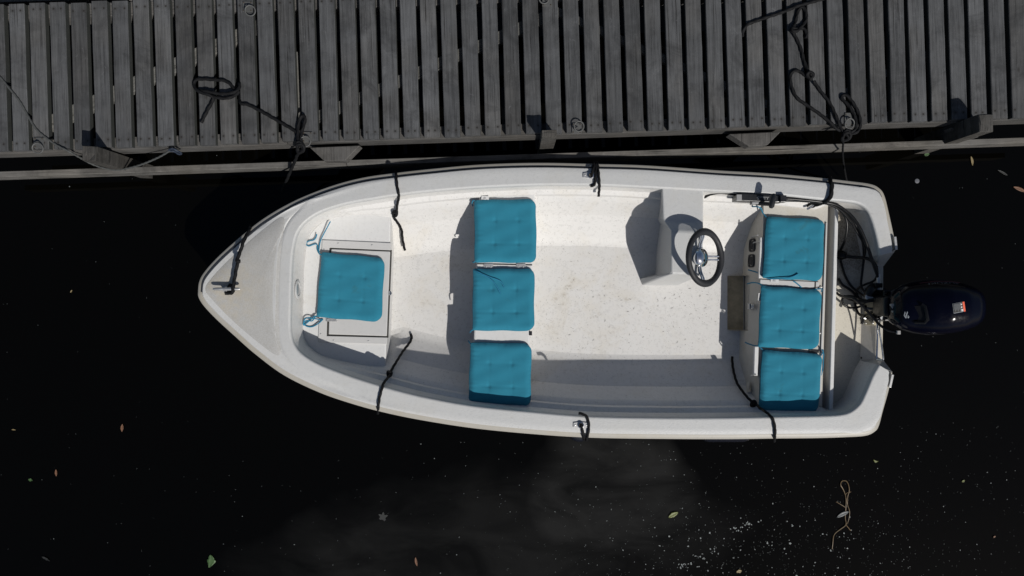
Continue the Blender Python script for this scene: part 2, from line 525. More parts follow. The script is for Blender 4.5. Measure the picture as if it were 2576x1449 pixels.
for s in range(6):
    ob = plank_mesh(s)
    me = bpy.data.meshes.new("plank"); me.from_pydata(ob.v, [], ob.f); me.materials.append(M['plank']); me.materials.append(M['plank_side']); me.update()
    for f in me.polygons:
        if abs(f.normal.x) > .9 or f.center.z < -.015: f.material_index = 1
    me.flip_normals()
    pm.append(me)
for i, lx in enumerate(lefts):
    ybot = 379.0 - 0.0326 * lx + rng.uniform(-1.8, 1.8)
    xbot = lx + 0.0326 * (ybot - 10) + 19.8
    p = W(xbot, ybot, DZ)
    up = RZ @ Vector((0, 1, 0))
    p = p + up * (PLANK_L / 2)
    o = bpy.data.objects.new("plank", pm[i % 6]); COL.objects.link(o)
    o.parent = jt
    p.z = DZ - TH / 2 + rng.uniform(-0.0015, 0.0015)
    o.location = p - JL
    o.rotation_euler = (rng.uniform(-.002, .002), rng.uniform(-.006, .006), ANG + rng.uniform(-.0035, .0035))

def bar(pa, pb, w, h, name, mat, parent, bevel=0.004, roll=0.0):
    """timber between two points (centre of its TOP face)"""
    pa = Vector(pa); pb = Vector(pb)
    d = pb - pa; L = d.length; d.normalize()
    side = Vector((0, 0, 1)).cross(d); side.normalize(); up = d.cross(side)
    mb = MB()
    hw = w / 2
    vs = []
    for e in (-L / 2, L / 2):
        vs += [Vector((-hw, e, -h)), Vector((hw, e, -h)), Vector((hw, e, 0)), Vector((-hw, e, 0))]
    mb.add(vs, [(3, 2, 1, 0), (4, 5, 6, 7), (0, 1, 5, 4), (1, 2, 6, 5), (2, 3, 7, 6), (3, 0, 4, 7)])
    o = mb.build(name, mat, None, smooth=0, bevel=bevel)
    o.parent = parent
    o.location = (pa + pb) / 2 - world_loc(parent)
    R = Matrix((-side, d, up)).transposed()
    o.rotation_euler = R.to_euler()
    return o

zb = DZ - TH - 0.002
def jline(px, off, z):          # a point on the jetty's lower edge line, off = pixels below the plank ends
    return W(px, 379.0 - 0.0326 * px + off, z)
# edge beams under the plank ends (two lengths meeting at the joint) and the far one
def edge_beam(x0, x1, off, w, h, nm):
    return bar(jline(x0, off, zb), jline(x1, off, zb), w, h, nm, M['beam'], jt)
edge_beam(-90, 721, -8, 0.080, 0.15, "edge_beam")
edge_beam(722, 2680, -9.5, 0.080, 0.15, "edge_beam")
edge_beam(-90, 2680, -347, 0.085, 0.15, "edge_beam")
# joint board between the two lengths
bar(W(742, 130, zb), W(752, 330, zb), 0.03, 0.09, "joist", M['brace'], jt)
bar(W(712, 60, zb), W(724, 350, zb), 0.05, 0.09, "joist", M['brace'], jt)
# diagonal braces seen through the gaps
for (x0, y0, x1, y1, w, z) in ((40, 348, 660, 62, 0.09, zb), (735, 322, 1400, 30, 0.075, zb), (1395, 25, 1960, 275, 0.05, zb), (2080, 254, 2600, 10, 0.045, zb)):
    bar(W(x0, y0, z), W(x1, y1, z), w, 0.05, "diagonal_brace", M['brace'], jt)
# waling timber along the water side
bar(W(-90, 441.5, .385), W(870, 409.3, .385), 0.038, 0.13, "waling_rail", M['rail'], jt)
bar(W(871, 409.6, .385), W(2680, 349.2, .385), 0.036, 0.13, "waling_rail", M['rail'], jt)
# waling timber on the far side
bar(W(-90, 1, .45), W(330, -12, .45), 0.04, 0.13, "waling_rail", M['rail'], jt)

# chamfered spacer blocks between edge beam and waling
def spacer(poly, ztop, h=0.10):
    P = [W(x, y, ztop) for x, y in poly]
    c = mean(P)
    mb = MB()
    low = [Vector((p.x, p.y, ztop - h)) for p in P]
    mb.loft([low, P])
    mb.build("spacer_block", M['beam'], jt, smooth=0, bevel=0.005, loc=c)
spacer([(779, 371), (905, 366), (868, 404), (815, 405)], 0.53)
spacer([(1834, 337), (1964, 331), (1930, 365), (1884, 369)], 0.53)
spacer([(300, -9), (455, -14), (428, 8), (395, 16), (345, 9)], 0.55)
spacer([(2392, 320), (2470, 318), (2462, 345), (2415, 348)], 0.50)

# mooring posts
def post(px, py, w, d, ztop, rz=0.0, lean=(0, 0)):
    c = W(px, py, ztop)
    mb = MB()
    rings = []
    R = Matrix.Rotation(rz, 3, 'Z')
    rr = random.Random(int(px))
    for z, k in ((-1.2, 1.0), (0.1, 1.0), (ztop - .05, 1.0), (ztop - 0.012, 0.985), (ztop, 0.90)):
        ring = []
        for sx, sy in ((-1, -1), (0, -1.03), (1, -1), (1.02, 0), (1, 1), (0, 1.03), (-1, 1), (-1.02, 0)):
            v = R @ Vector((sx * w / 2 * k + rr.uniform(-.002, .002), sy * d / 2 * k + rr.uniform(-.002, .002), 0))
            f = (ztop - z)
            ring.append((c.x + v.x + lean[0] * f, c.y + v.y + lean[1] * f, z + (rr.uniform(-.006, .006) if z > .5 else 0)))
        rings.append(ring)
    mb.loft(rings)
    return mb.build("mooring_post", M['post'], jt, smooth=0, bevel=0.004, loc=(c.x, c.y, 0))
post(224, 386, 0.088, 0.092, 0.76, -0.06)
post(1381, 335, 0.095, 0.04, 0.76, 0.03)
post(2481, 309, 0.085, 0.11, 0.78, 0.03)

# ring plates screwed to the planks
def ring_plate(px, py, rx, ry, rot=0.0, w=0.062, d=0.066):
    c = W(px, py, DZ + 0.004)
    mb = MB(); mb.box(c, (w, d, 0.006), Matrix.Rotation(rot, 3, 'Z'))
    pl = mb.build("ring_plate", M['galv'], jt, smooth=0, bevel=0.0015, loc=c)
    rc = W(rx, ry, DZ + 0.024)
    n = Vector((0.18, -0.25, 1)).normalized(); u = n.orthogonal().normalized(); v = n.cross(u)
    pts = [rc + (u * math.cos(a) + v * math.sin(a)) * 0.031 for a in [2 * math.pi * k / 28 for k in range(28)]]
    MB().tube(pts, 0.0042, 8, closed=True).build("mooring_ring", M['galv'], pl, loc=rc)
    e = (c + rc) / 2
    pts = [Vector((c.x - .008, c.y, DZ)), Vector((c.x - .009, c.y, DZ + .02)), Vector((c.x, c.y, DZ + .028)), Vector((c.x + .009, c.y, DZ + .02)), Vector((c.x + .008, c.y, DZ))]
    pts = [p + (rc - c) * 0.35 * Vector((1, 1, 0)).length / 1.4 * 0 for p in pts]
    MB().tube(catmull([tuple(p) for p in pts], 4), 0.004, 6).build("staple", M['galv'], pl, loc=c)
    for sx, sy in ((-1, 1), (1, 1), (-1, -1), (1, -1)):
        q = c + Matrix.Rotation(rot, 3, 'Z') @ Vector((sx * w * .36, sy * d * .38, 0.0035))
        MB().lathe(q, (0, 0, 1), [(0.0045, 0), (0.004, 0.002), (0.001, 0.0028)], 8).build("screw", M['dirt'], pl, loc=q)
ring_plate(98, 359, 94.6, 373)
ring_plate(773, 345, 767.5, 356)
ring_plate(1450, 323, 1456, 318)
ring_plate(2134, 301, 2136.5, 311, w=0.05, d=0.085)
ring_plate(622.5, 17, 629, 27)
ring_plate(1376, 3, 1368, -4)

# ------------------------------------------------------------------ boat hull, deck, liner
ZL0 = 0.488
def zl(px):
    return ZL0 + 0.06 * (max(0.0, (1300 - px) / 800.0)) ** 2

port = [((496, 732), (731, 743)), ((499, 708), (732, 709)), ((512, 684), (733.5, 669)), ((545, 647), (738, 623)), ((595, 602), (749, 584)),
        ((660, 550), (772, 556)), ((740, 504), (812, 532)), ((830, 468), (874, 513)), ((912, 446), (942, 501)), ((995, 434), (1010, 490.5)),
        ((1080, 424.5), (1085, 482)), ((1207, 413), (1207, 472.5)), ((1354, 408.5), (1352, 466.5)), ((1500, 411.5), (1500, 467)), ((1627, 415.2), (1627, 473)),
        ((1804, 427.5), (1804, 482.5)), ((1932, 434.7), (1940, 490)), ((2060, 446), (2060, 502)), ((2140, 455), (2125, 507.5)), ((2190, 462), (2158, 513)),
        ((2213, 473), (2178, 526)), ((2226, 492), (2190, 549)), ((2237, 535), (2201, 585)), ((2250, 595), (2210, 625)), ((2254.5, 627), (2214, 642))]
stbd = [((496.5, 745), (731, 760)), ((503, 759), (730.5, 778)), ((516, 776), (730, 806)), ((545, 806), (731, 836)), ((590, 847), (738, 864)),
        ((640, 891), (758, 889)), ((712, 944), (800, 915)), ((800, 987), (872, 943)), ((880, 1015), (940, 965)), ((960, 1037), (1005, 983.5)),
        ((1056, 1057), (1080, 1001)), ((1191, 1078), (1195, 1021)), ((1344, 1093), (1344, 1036)), ((1489, 1102), (1489, 1047)), ((1681, 1105), (1681, 1050.5)),
        ((1839, 1105.5), (1839, 1050)), ((1947, 1104), (1947, 1048)), ((2050, 1103), (2050, 1046)), ((2130, 1100.5), (2105, 1043.5)), ((2178, 1097), (2137, 1036)),
        ((2201, 1087), (2160, 1018)), ((2212, 1072), (2172, 998)), ((2222, 1035), (2185, 968)), ((2236, 985), (2197, 940)), ((2246, 938), (2210, 918))]
allp = port[::-1] + stbd[0:1] + stbd[1:]
SUB = 7
Opx = catmull([a for a, b in allp], SUB)
Ipx = catmull([b for a, b in allp], SUB)
N = len(Opx)
NP = (len(port) - 1) * SUB        # index of bow centre (port list end)
zlip = np.array([zl(x) for x, y in Opx])
zins = np.array([zl(x) for x, y in Ipx]) + 0.026
O3 = np.array([tuple(W(x, y, z)) for (x, y), z in zip(Opx, zlip)])
I3 = np.array([tuple(W(x, y, z)) for (x, y), z in zip(Ipx, zins)])

def inward(P):
    T = np.gradient(P[:, :2], axis=0)
    T /= np.linalg.norm(T, axis=1)[:, None] + 1e-9
    Nn = np.stack([-T[:, 1], T[:, 0]], 1)
    # port stern -> bow -> starboard: inside is on the left-hand side when going round counter-clockwise
    c = np.array([0.3, -0.06])
    s = np.sign(np.sum(Nn[N // 4] * (c - P[N // 4, :2])))
    return Nn * s
nO = inward(O3); nI = inward(I3)
def smooth_arr(a, k=3):
    for _ in range(k):
        b = a.copy(); b[1:-1] = (a[:-2] + 2 * a[1:-1] + a[2:]) / 4; a = b
    return a / (np.linalg.norm(a, axis=1)[:, None] + 1e-9)
nO = smooth_arr(nO); nI = smooth_arr(nI, 6)

def ringO(d, dz):          # d inward from the lip, dz above the lip
    r = O3.copy(); r[:, :2] += nO * d; r[:, 2] = zlip + dz; return r
def ringI(d, z=None, dz=None):   # d inward from the opening (negative = outward, onto the deck)
    r = I3.copy(); r[:, :2] += nI * d
    r[:, 2] = (zins + dz) if z is None else z
    return r

boat = thing("motorboat", W(1400, 755, 0), "white open motorboat with blue seat cushions moored below the jetty", "boat")

# outer hull
hb = MB()
def hullring(d, z):
    r = O3.copy(); r[:, :2] += nO * d
    # keel line: never cross the boat's axis
    r[:, 2] = z
    return r
bow_w = np.array([min(1.0, max(0.0, (x - 497) / 420.0)) for x, y in Opx])
def hullring2(d, z):
    r = O3.copy(); dd = (d * (0.25 + 0.75 * bow_w))[:, None]
    r[:, :2] += nO * dd
    r[:, 2] = z
    return r
hb.grid([hullring2(0.13, -0.25), hullring2(0.055, 0.0), hullring2(0.034, 0.18), hullring2(0.024, zlip - 0.09), hullring2(0.018, zlip - 0.055), ringO(0.006, -0.034)])
hb.build("hull", M['hull'], boat, smooth=50)

# rub rail flange
rb = MB()
rb.grid([ringO(0.006, -0.034), ringO(0.0, -0.026), ringO(0.0, -0.012), ringO(0.0035, -0.007), ringO(0.030, -0.003), ringO(0.0325, -0.003), ringO(0.038, -0.003)])
rb.build("rub_rail", M['rub'], boat, smooth=50)

# thin blue-black strip laid on the flange, port side only
pi = slice(0, NP + 2)
strip_ring = ringO(0.0285, 0.000)[pi]
MB().tube([Vector(v) for v in strip_ring[3 * SUB:]], 0.0055, 6).build("dark_strip", M['port_strip'], boat)

# deck and coaming
O1 = ringO(0.0335, 0.006); O2 = ringO(0.0345, 0.016); O2b = ringO(0.039, 0.022)
DC = 0.078
Cin = ringI(-DC, dz=-0.0015); Cout = Cin.copy(); Cmid = Cin.copy()
proj = np.sum((O2b[:, :2] - I3[:, :2]) * (-nI), axis=1)
crs = np.clip((proj - 0.108) / 0.030, 0, 1); crs = crs * crs * (3 - 2 * crs)
crs *= np.clip((930 - np.array([x for x, y in Ipx])) / 70.0, 0, 1)
for _ in range(6):
    crs[1:-1] = (crs[:-2] + 2 * crs[1:-1] + crs[2:]) / 4
dci = (1 - crs) * (proj - 0.024) + crs * DC
for i in range(N):
    Cin[i, :2] = I3[i, :2] - nI[i] * dci[i]
    Cmid[i, :2] = I3[i, :2] - nI[i] * (dci[i] + .010)
    Cout[i, :2] = I3[i, :2] - nI[i] * (dci[i] + .018)
O1[:, 2] = zlip - .004
O2[:, 2] = zlip + .004 + (1 - crs) * .0125
O2b[:, 2] = zlip + .008 + (1 - crs) * .0125
Cout[:, 2] = crs * (zlip + .007) + (1 - crs) * (zlip + .0216)
Cmid[:, 2] = crs * (zins - .008) + (1 - crs) * (zlip + .0230)
mid1 = O2b * 0.67 + Cout * 0.33; mid2 = O2b * 0.33 + Cout * 0.67
db = MB()
db.grid([O1, O2, O2b, mid1, mid2, Cout, Cmid, Cin, Cin * .8 + ringI(-0.016, dz=0) * .2, Cin * .4 + ringI(-0.016, dz=0) * .6, ringI(-0.016, dz=0.0), ringI(-0.0135, dz=0.0), ringI(-0.010, dz=-.0009), ringI(-0.0068, dz=-.0026), ringI(-0.0042, dz=-.0048), ringI(-0.0022, dz=-.0078), ringI(-0.0009, dz=-.0112), ringI(0.0, dz=-.0155), ringI(0.0003, dz=-0.022), ringI(0.0015, dz=-0.04)])
db.build("deck", M['deck'], boat, smooth=34)

# non-slip pad on the foredeck: the triangle between the bow and the coaming
def arc_from(px_list, n=6):
    return catmull(px_list, n)
pad_px = [(517, 723), (527, 706), (560, 669), (610, 622), (655, 583), (690, 556), (708, 546), (716, 556), (712, 590), (705, 650), (701.5, 728), (701, 800), (703, 850), (706, 880), (702, 893), (688, 890), (655, 866), (610, 829), (565, 787), (532, 752), (519, 736)]
pc = catmull(pad_px, 5, closed=True)
from mathutils.bvhtree import BVHTree
deck_tree = BVHTree.FromPolygons([Vector(v) for v in db.v], db.f)
def on_deck(px, py, dz):
    d = (W(px, py, 0.3) - Vector((0, 0, H))).normalized()
    hit = deck_tree.ray_cast(Vector((0, 0, H)), d)[0]
    z = hit.z if hit else zl(px) + .008
    return W(px, py, z + dz)
def deck_z(px): return on_deck(px, 728, 0).z
ctr = np.array([640.0, 722.0])
rings = []
for f, dz in ((0.0, .0022), (0.35, 0.0022), (0.7, 0.0022), (0.985, 0.0022), (1.0, 0.0006)):
    q = ctr + (pc - ctr) * f
    rings.append([on_deck(x, y, dz) for x, y in q])
MB().grid(rings, closed=True).build("non_slip_pad", M['grip'], boat, smooth=40)

# inner liner
xw = np.array([x for x, y in Ipx])
wm = np.clip((xw - 775) / 175.0, 0, 1) * np.clip((2106 - xw) / 30.0, 0, 1)
steep = [(0.004, -0.06, None), (0.006, None, .40), (0.008, None, .37), (0.009, None, .33), (0.010, None, .29), (0.012, None, .2), (0.015, None, .15), (0.018, None, .12), (0.02, None, .10), (0.03, None, .09)]
midp = [(0.004, -0.06, None), (0.012, None, .392), (0.042, None, .372), (0.049, None, .338), (0.079, None, .316), (0.086, None, .305), (0.160, None, .196), (0.295, None, .106), (0.330, None, .086), (0.375, None, .0785)]
lin = MB(); rs = [ringI(0.0015, dz=-0.04)]
for (ds, zs, za), (dm, zm, zb_) in zip(steep, midp):
    d = ds * (1 - wm) + dm * wm
    z1 = (zins + zs) if zs is not None else np.full(N, za)
    z2 = (zins + zm) if zm is not None else np.full(N, zb_)
    r = I3.copy(); r[:, :2] += nI * d[:, None]; r[:, 2] = z1 * (1 - wm) + z2 * wm
    rs.append(r)
lin.grid(rs)
lin.build("inner_liner", M['floor'], boat, smooth=22)

# floor slab
foot = rs[-1]
fpoly = []
def Ipt(i, d, z): return Vector((I3[i, 0] + nI[i, 0] * d, I3[i, 1] + nI[i, 1] * d, z))
pi_ = [i for i in range(N) if i <= NP and 1020 < xw[i] < 1990]
si_ = [i for i in range(N) if i > NP and 1020 < xw[i] < 1990]
fpoly = [Ipt(i, 0.345, 0) for i in pi_] + [W(915, 590, .08), W(915, 880, .08)] + [Ipt(i, 0.345, 0) for i in si_]
fl = MB().prism(fpoly, 0.03, 0.08)
floor_o = fl.build("sole", M['floor'], boat, smooth=0)

# bow seat
def inner_poly(x_lo, x_hi, d):
    return [Ipt(i, d, 0) for i in range(N) if x_lo <= xw[i] <= x_hi]
ZB = 0.285
seatp = [Ipt(i, 0.0, 0) for i in range(N) if xw[i] < (955 if i <= NP else 930)]
e1 = W(985, 478, ZB); e2 = W(967, 985, ZB)
seatp = [Vector((p.x * .996, p.y * .99 - .0006, 0)) for p in seatp]
poly = [Vector((e1.x, e1.y, 0))] + seatp + [Vector((e2.x, e2.y, 0))]
MB().prism(poly, 0.06, ZB).build("bow_seat", M['seat'], boat, smooth=0, bevel=0.008)

# thwart (mid seat)
ZT = 0.365
tp = [W(1206, 462, ZT), W(1347, 460, ZT), W(1325, 1046, ZT), W(1184, 1046, ZT)]
low = [W(1206, 462, ZT) + Vector((.035, 0, 0)), W(1347, 460, ZT) + Vector((-.03, 0, 0)), W(1325, 1046, ZT) + Vector((-.03, 0, 0)), W(1184, 1046, ZT) + Vector((.035, 0, 0))]
th = MB().loft([[Vector((p.x, p.y, 0.05)) for p in low], [Vector((p.x, p.y, ZT - .035)) for p in tp], tp])
thw = th.build("thwart", M['seat'], boat, smooth=0, bevel=0.010)

# aft seat with sloping front
ZA = 0.355
tp = [W(1921, 488, ZA), W(2083, 492, ZA), W(2066, 1056, ZA), W(1907, 1056, ZA)]
lw = [W(1874, 488, .06), tp[1].copy(), tp[2].copy(), W(1846, 1056, .06)]
lw = [Vector((p.x, p.y, 0.06)) for p in lw]
md = [W(1903, 488, .31), tp[1].copy(), tp[2].copy(), W(1889, 1056, .31)]
md = [Vector((p.x, p.y, 0.31)) for p in md]
md[0].x = tp[0].x - 0.008; md[3].x = tp[3].x - 0.008
aft_o = MB().loft([lw, md, tp]).build("aft_seat", M['aft'], boat, smooth=0, bevel=0.012)

# sump cut into floor and seat front
def cut(target, cutter):
    m = target.modifiers.new("cut", 'BOOLEAN'); m.operation = 'DIFFERENCE'; m.object = cutter; m.solver = 'EXACT'
    target.modifiers.move(len(target.modifiers) - 1, 0)
    bpy.context.view_layer.update()
    dg = bpy.context.evaluated_depsgraph_get()
    bev = [x for x in target.modifiers if x.type == 'BEVEL']
    for x in bev: x.show_viewport = False
    dg.update()
    me = bpy.data.meshes.new_from_object(target.evaluated_get(dg))
    for x in bev: x.show_viewport = True
    target.modifiers.remove(m)
    target.data = me
a = W(1829, 694, .08); b_ = W(1873, 830, .08)
cb = MB(); cb.box(((a.x + b_.x) / 2, (a.y + b_.y) / 2, 0.12), (b_.x - a.x, a.y - b_.y, 0.16))
cutter = cb.build("cutter", None, None, smooth=0, loc=(0, 0, 0))
cut(floor_o, cutter); cut(aft_o, cutter)
bpy.data.objects.remove(cutter)
sx0, sx1, sy0, sy1 = a.x - .001, b_.x + .001, b_.y - .001, a.y + .001
sp = MB()
sp.add([(sx0, sy0, .045), (sx1, sy0, .045), (sx1, sy1, .045), (sx0, sy1, .045), (sx0, sy0, .079), (sx1 , sy0, .19), (sx1, sy1, .19), (sx0, sy1, .079)],
       [(0, 1, 2, 3), (1, 5, 6, 2), (0, 4, 5, 1), (3, 2, 6, 7), (0, 3, 7, 4)])
sp.build("sump", M['sump'], boat, smooth=0)

# raised coaming behind the aft seat
ZC = 0.366
def bh(px0, px1):
    a0 = W(px0, 494, ZC); a1 = W(px1, 1056, ZC); return a0, a1
a0, a1 = W(2100.5, 494, ZC), W(2084.5, 1058, ZC)
b0, b1 = W(2110, 494, ZC), W(2094.5, 1058, ZC)
MB().prism([a0, b0, b1, a1], 0.12, ZC).build("gutter_ridge", M['seat'], boat, smooth=0, bevel=0.006, segs=3)
gq_ = [W(2078, 494, .27), W(2108, 494, .27), W(2092, 1058, .27), W(2060, 1058, .27)]
MB().prism(gq_, 0.2, .27).build("gutter", M['aft'], boat, smooth=0)

# well floor
wp = [W(x, y, .26) for x, y in ((2098, 488), (2146, 505), (2182, 555), (2178, 640), (2168, 980), (2135, 1046), (2085, 1058))]
MB().prism(wp, 0.22, .26).build("well_floor", M['well'], boat, smooth=0)

# transom
ZTR = 0.34
f0 = W(2166, 650, .25); f1 = W(2157, 940, .25)
t0 = W(2205, 655, ZTR); t1 = W(2203, 930, ZTR)
u0 = W(2222, 655, ZTR); u1 = W(2220, 930, ZTR)
v0 = Vector((u0.x - .02, u0.y, -.2)); v1 = Vector((u1.x - .02, u1.y, -.2))
g0 = Vector((f0.x, f0.y, -.2)); g1 = Vector((f1.x, f1.y, -.2))
MB().loft([[g0, f0, t0, u0, v0], [g1, f1, t1, u1, v1]]).build("transom", M['aft'], boat, smooth=0, bevel=0.006)
# sloping quarters at both ends of the motor cut-out
zq = zl(2200)
def quarter(A, B, C, D, foot_y):
    A, B, C, D = [W(*p) for p in (A, B, C, D)]
    low = [Vector((p.x, p.y, 0.02)) for p in (A, B, C, D)]
    low[0] = Vector((D.x - .01, A.y, .02))
    MB().loft([low, [A, B, C, D]]).build("transom_quarter", M['deck'], boat, smooth=0, bevel=0.005)
quarter((2254, 628, zq + .004), (2212, 640, zq + .026), (2204, 672, ZTR + .003), (2222.5, 670, ZTR + .003), 0)
quarter((2222, 906, ZTR + .003), (2204, 904, ZTR + .003), (2210, 919, zq + .025), (2246, 937, zq + .003), 0)
# small metal end plates on the quarters
for (x, y, rz) in ((2251, 612, 0.1), (2240, 958, -0.22)):
    c = W(x, y, zq + .012)
    mb = MB(); mb.box(c, (0.016, 0.085, 0.02), Matrix.Rotation(rz, 3, 'Z'))
    mb.build("corner_plate", M['steel'], boat, smooth=0, bevel=.002, loc=c)
# tan board where the motor clamps on
c0, c1 = W(2158, 752, .15), W(2158, 818, .15)
mb = MB()
def lerp(a, b, t): return a + (b - a) * t
fa, fb = W(2181, 745, .34), W(2181, 815, .34)
ta, tb = W(2204, 745, ZTR), W(2204, 815, ZTR)
def slope_pt(px, py):   # point on the transom's inner face
    t = (py - 650) / 290.0
    a = lerp(f0, f1, t); b = lerp(t0, t1, t)
    A = np.array(a); B = np.array(b)
    best = None
    for k in range(41):
        P = A + (B - A) * k / 40
        x = CX + F * P[0] / (H - P[2]); y = CY - F * P[1] / (H - P[2])
        if best is None or abs(x - px) < best[0]: best = (abs(x - px), P)
    P = best[1]; return Vector((P[0], W(px, py, P[2]).y, P[2]))
nrm = Vector((-1, 0, 0.15)).normalized()
q = [slope_pt(2178, 748), slope_pt(2203, 748), slope_pt(2203, 818), slope_pt(2178, 818)]
mb.loft([[p + nrm * 0.001 for p in q], [p + nrm * 0.012 for p in q]])
mb.build("clamp_board", M['tan_ply'], boat, smooth=0, bevel=.002)
for (x, y) in ((2182, 813), (2199, 813)):
    p = slope_pt(x, y) + nrm * 0.012
    MB().lathe(p, nrm, [(0.007, 0), (0.006, 0.004), (0.002, 0.005)], 8).build("bolt", M['steel'], boat, loc=p)
for (x, y) in ((2163, 706), (2166, 900), (2162, 953), (2168, 954), (2156, 984), (2150, 983)):
    p = slope_pt(x, min(max(y, 652), 938)) if 652 < y < 938 else None
    if p is None: continue
    MB().lathe(p, nrm, [(0.008, 0), (0.007, 0.003), (0.002, 0.004)], 8).build("bolt", M['dirt'], boat, loc=p)

# hatch on the bow seat: four frame strips and a lid
ZF = ZB + 0.009
def quadstrip(px, z0, z1, name, mat, parent, bevel=.003):
    P = [W(x, y, z1) for x, y in px]
    c = mean(P)
    return MB().loft([[Vector((p.x, p.y, z0)) for p in P], P]).build(name, mat, parent, smooth=0, bevel=bevel, loc=c)
ht = MB()
outer = [(810, 603.5), (982.5, 611), (973, 866), (799.5, 861)]
inner = [(828, 623), (982, 629.5), (973.5, 849), (821, 845)]
fo = [W(x, y, ZF) for x, y in outer]; fi = [W(x, y, ZF) for x, y in inner]
top = [fo[0], fo[1], fi[1], fi[0], fi[3], fi[2], fo[2], fo[3]]
frame = MB().prism(top, ZB - .02, ZF).build("hatch_frame", M['frame'], boat, smooth=0, bevel=.003)
gp = [W(x, y, ZB + .001) for x, y in ((827, 622), (984, 629), (975, 850), (820, 846))]
MB().prism(gp, ZB - .03, ZB + .0015).build("hatch_gap", M['gap'], frame, smooth=0)
lid = quadstrip([(833, 626.5), (981, 632.5), (972.5, 845.5), (826, 841)], ZB + .0008, ZF + .002, "hatch_lid", M['frame'], boat, .006)
scr = MB().lathe((0, 0, 0), (0, 0, 1), [(0.0055, 0), (0.005, 0.002), (0.0015, 0.0028)], 10)
sme = bpy.data.meshes.new("screw"); sme.from_pydata(scr.v, [], scr.f); sme.materials.append(M['steel']); sme.update()
def screw(px, py, z, parent):
    o = bpy.data.objects.new("screw", sme); COL.objects.link(o); o.parent = parent
    o.location = W(px, py, z) - world_loc(parent); return o
for (x, y) in ((850.5, 612), (935.5, 616.5), (814.5, 627.6), (806.3, 840.4), (838.9, 856.3), (926.6, 857.6)):
    screw(x, y, ZF, frame)
def hinge(px, py, z, w, d, gap_at=None, rz=0, parent=boat):
    c = W(px, py, z)
    mb = MB(); mb.box(c + Vector((0, 0, .002)), (w, d, .004), Matrix.Rotation(rz, 3, 'Z'))
    h = mb.build("hinge", M['steel'], parent, smooth=0, bevel=.0015, loc=c)
    return h
h = hinge(834, 803, ZF + .003, .075, .03); screw(824, 803, ZF + .007, h); screw(846, 803, ZF + .007, h)
# latch on the bow bulkhead
c = W(979.5, 737, ZB + .004)
mb = MB(); mb.box(c, (.02, .028, .012)); lt = mb.build("latch", M['steel'], boat, smooth=0, bevel=.002, loc=c)
MB().tube([c + Vector((.008, -.012, .01)), c + Vector((.014, 0, .012)), c + Vector((.008, .012, .01))], .004, 6).build("latch_loop", M['chrome'], lt, loc=c)
# oval drain fitting in the bow well's front wall
i0 = NP + 0
cw = Vector((I3[NP][0] + .006, W(742, 728, .45).y, .42))
mb = MB(); mb.lathe(cw + Vector((0.002, 0, 0)), (1, 0, 0), [(0.062, 0), (0.064, .004), (0.058, .008), (0.045, .009), (0.043, .004)], 28)
fit = mb.build("drain_flange", M['frame'], boat, loc=cw)
MB().lathe(cw + Vector((.006, 0, 0)), (1, 0, 0), [(0.043, 0), (0.036, .004), (0.02, .007), (0.004, .008)], 24).build("drain_cap", M['steel'], fit, loc=cw)

# thwart hinges and lid seam
for x in (1228.5, 1310):
    h = hinge(x, 669.5, ZT + .002, .062, .035)
    screw(x - 6, 671, ZT + .006, h); screw(x + 6, 671, ZT + .006, h)
bar(W(1200, 663.5, ZT + .002), W(1338, 666.5, ZT + .002), 0.008, .006, "lid_seam", M['gap'], boat, 0)
mb = MB(); c = W(1334, 838, ZT - .02); mb.box(c, (.02, .028, .05)); mb.build("catch", M['black'], boat, smooth=0, bevel=.003, loc=c)

# aft seat lid: rails, hinge lip, speakers, seams
lipz = ZA + .004
quadstrip([(1912, 597), (1921, 597), (1917, 700), (1908, 700)], ZA - .02, lipz, "lid_lip", M['seat'], boat)
quadstrip([(1898, 872), (1908, 872), (1906, 945), (1896, 945)], ZA - .03, lipz, "lid_lip", M['seat'], boat)
quadstrip([(1912, 703), (2060, 709), (2059, 724), (1911, 718)], ZA + .0005, ZA + .008, "seat_lid", M['frame'], boat)
quadstrip([(2049, 706), (2052.5, 706), (2051.5, 726), (2048, 726)], ZA + .002, ZA + .0095, "lid_seam", M['gap'], boat, 0)
quadstrip([(2077, 560), (2081, 560), (2064, 1000), (2060, 1000)], ZA + .0005, ZA + .012, "lid_edge_strip", M['frame'], boat, .002)
for (x, y) in ((2066, 722), (2057, 905), (2062, 838)):
    screw(x, y, ZA + .0095, boat)
quadstrip([(2035, 879), (2060, 881), (2059, 888), (2034, 886)], ZA + .001, ZA + .007, "hinge", M['black'], boat, .001)
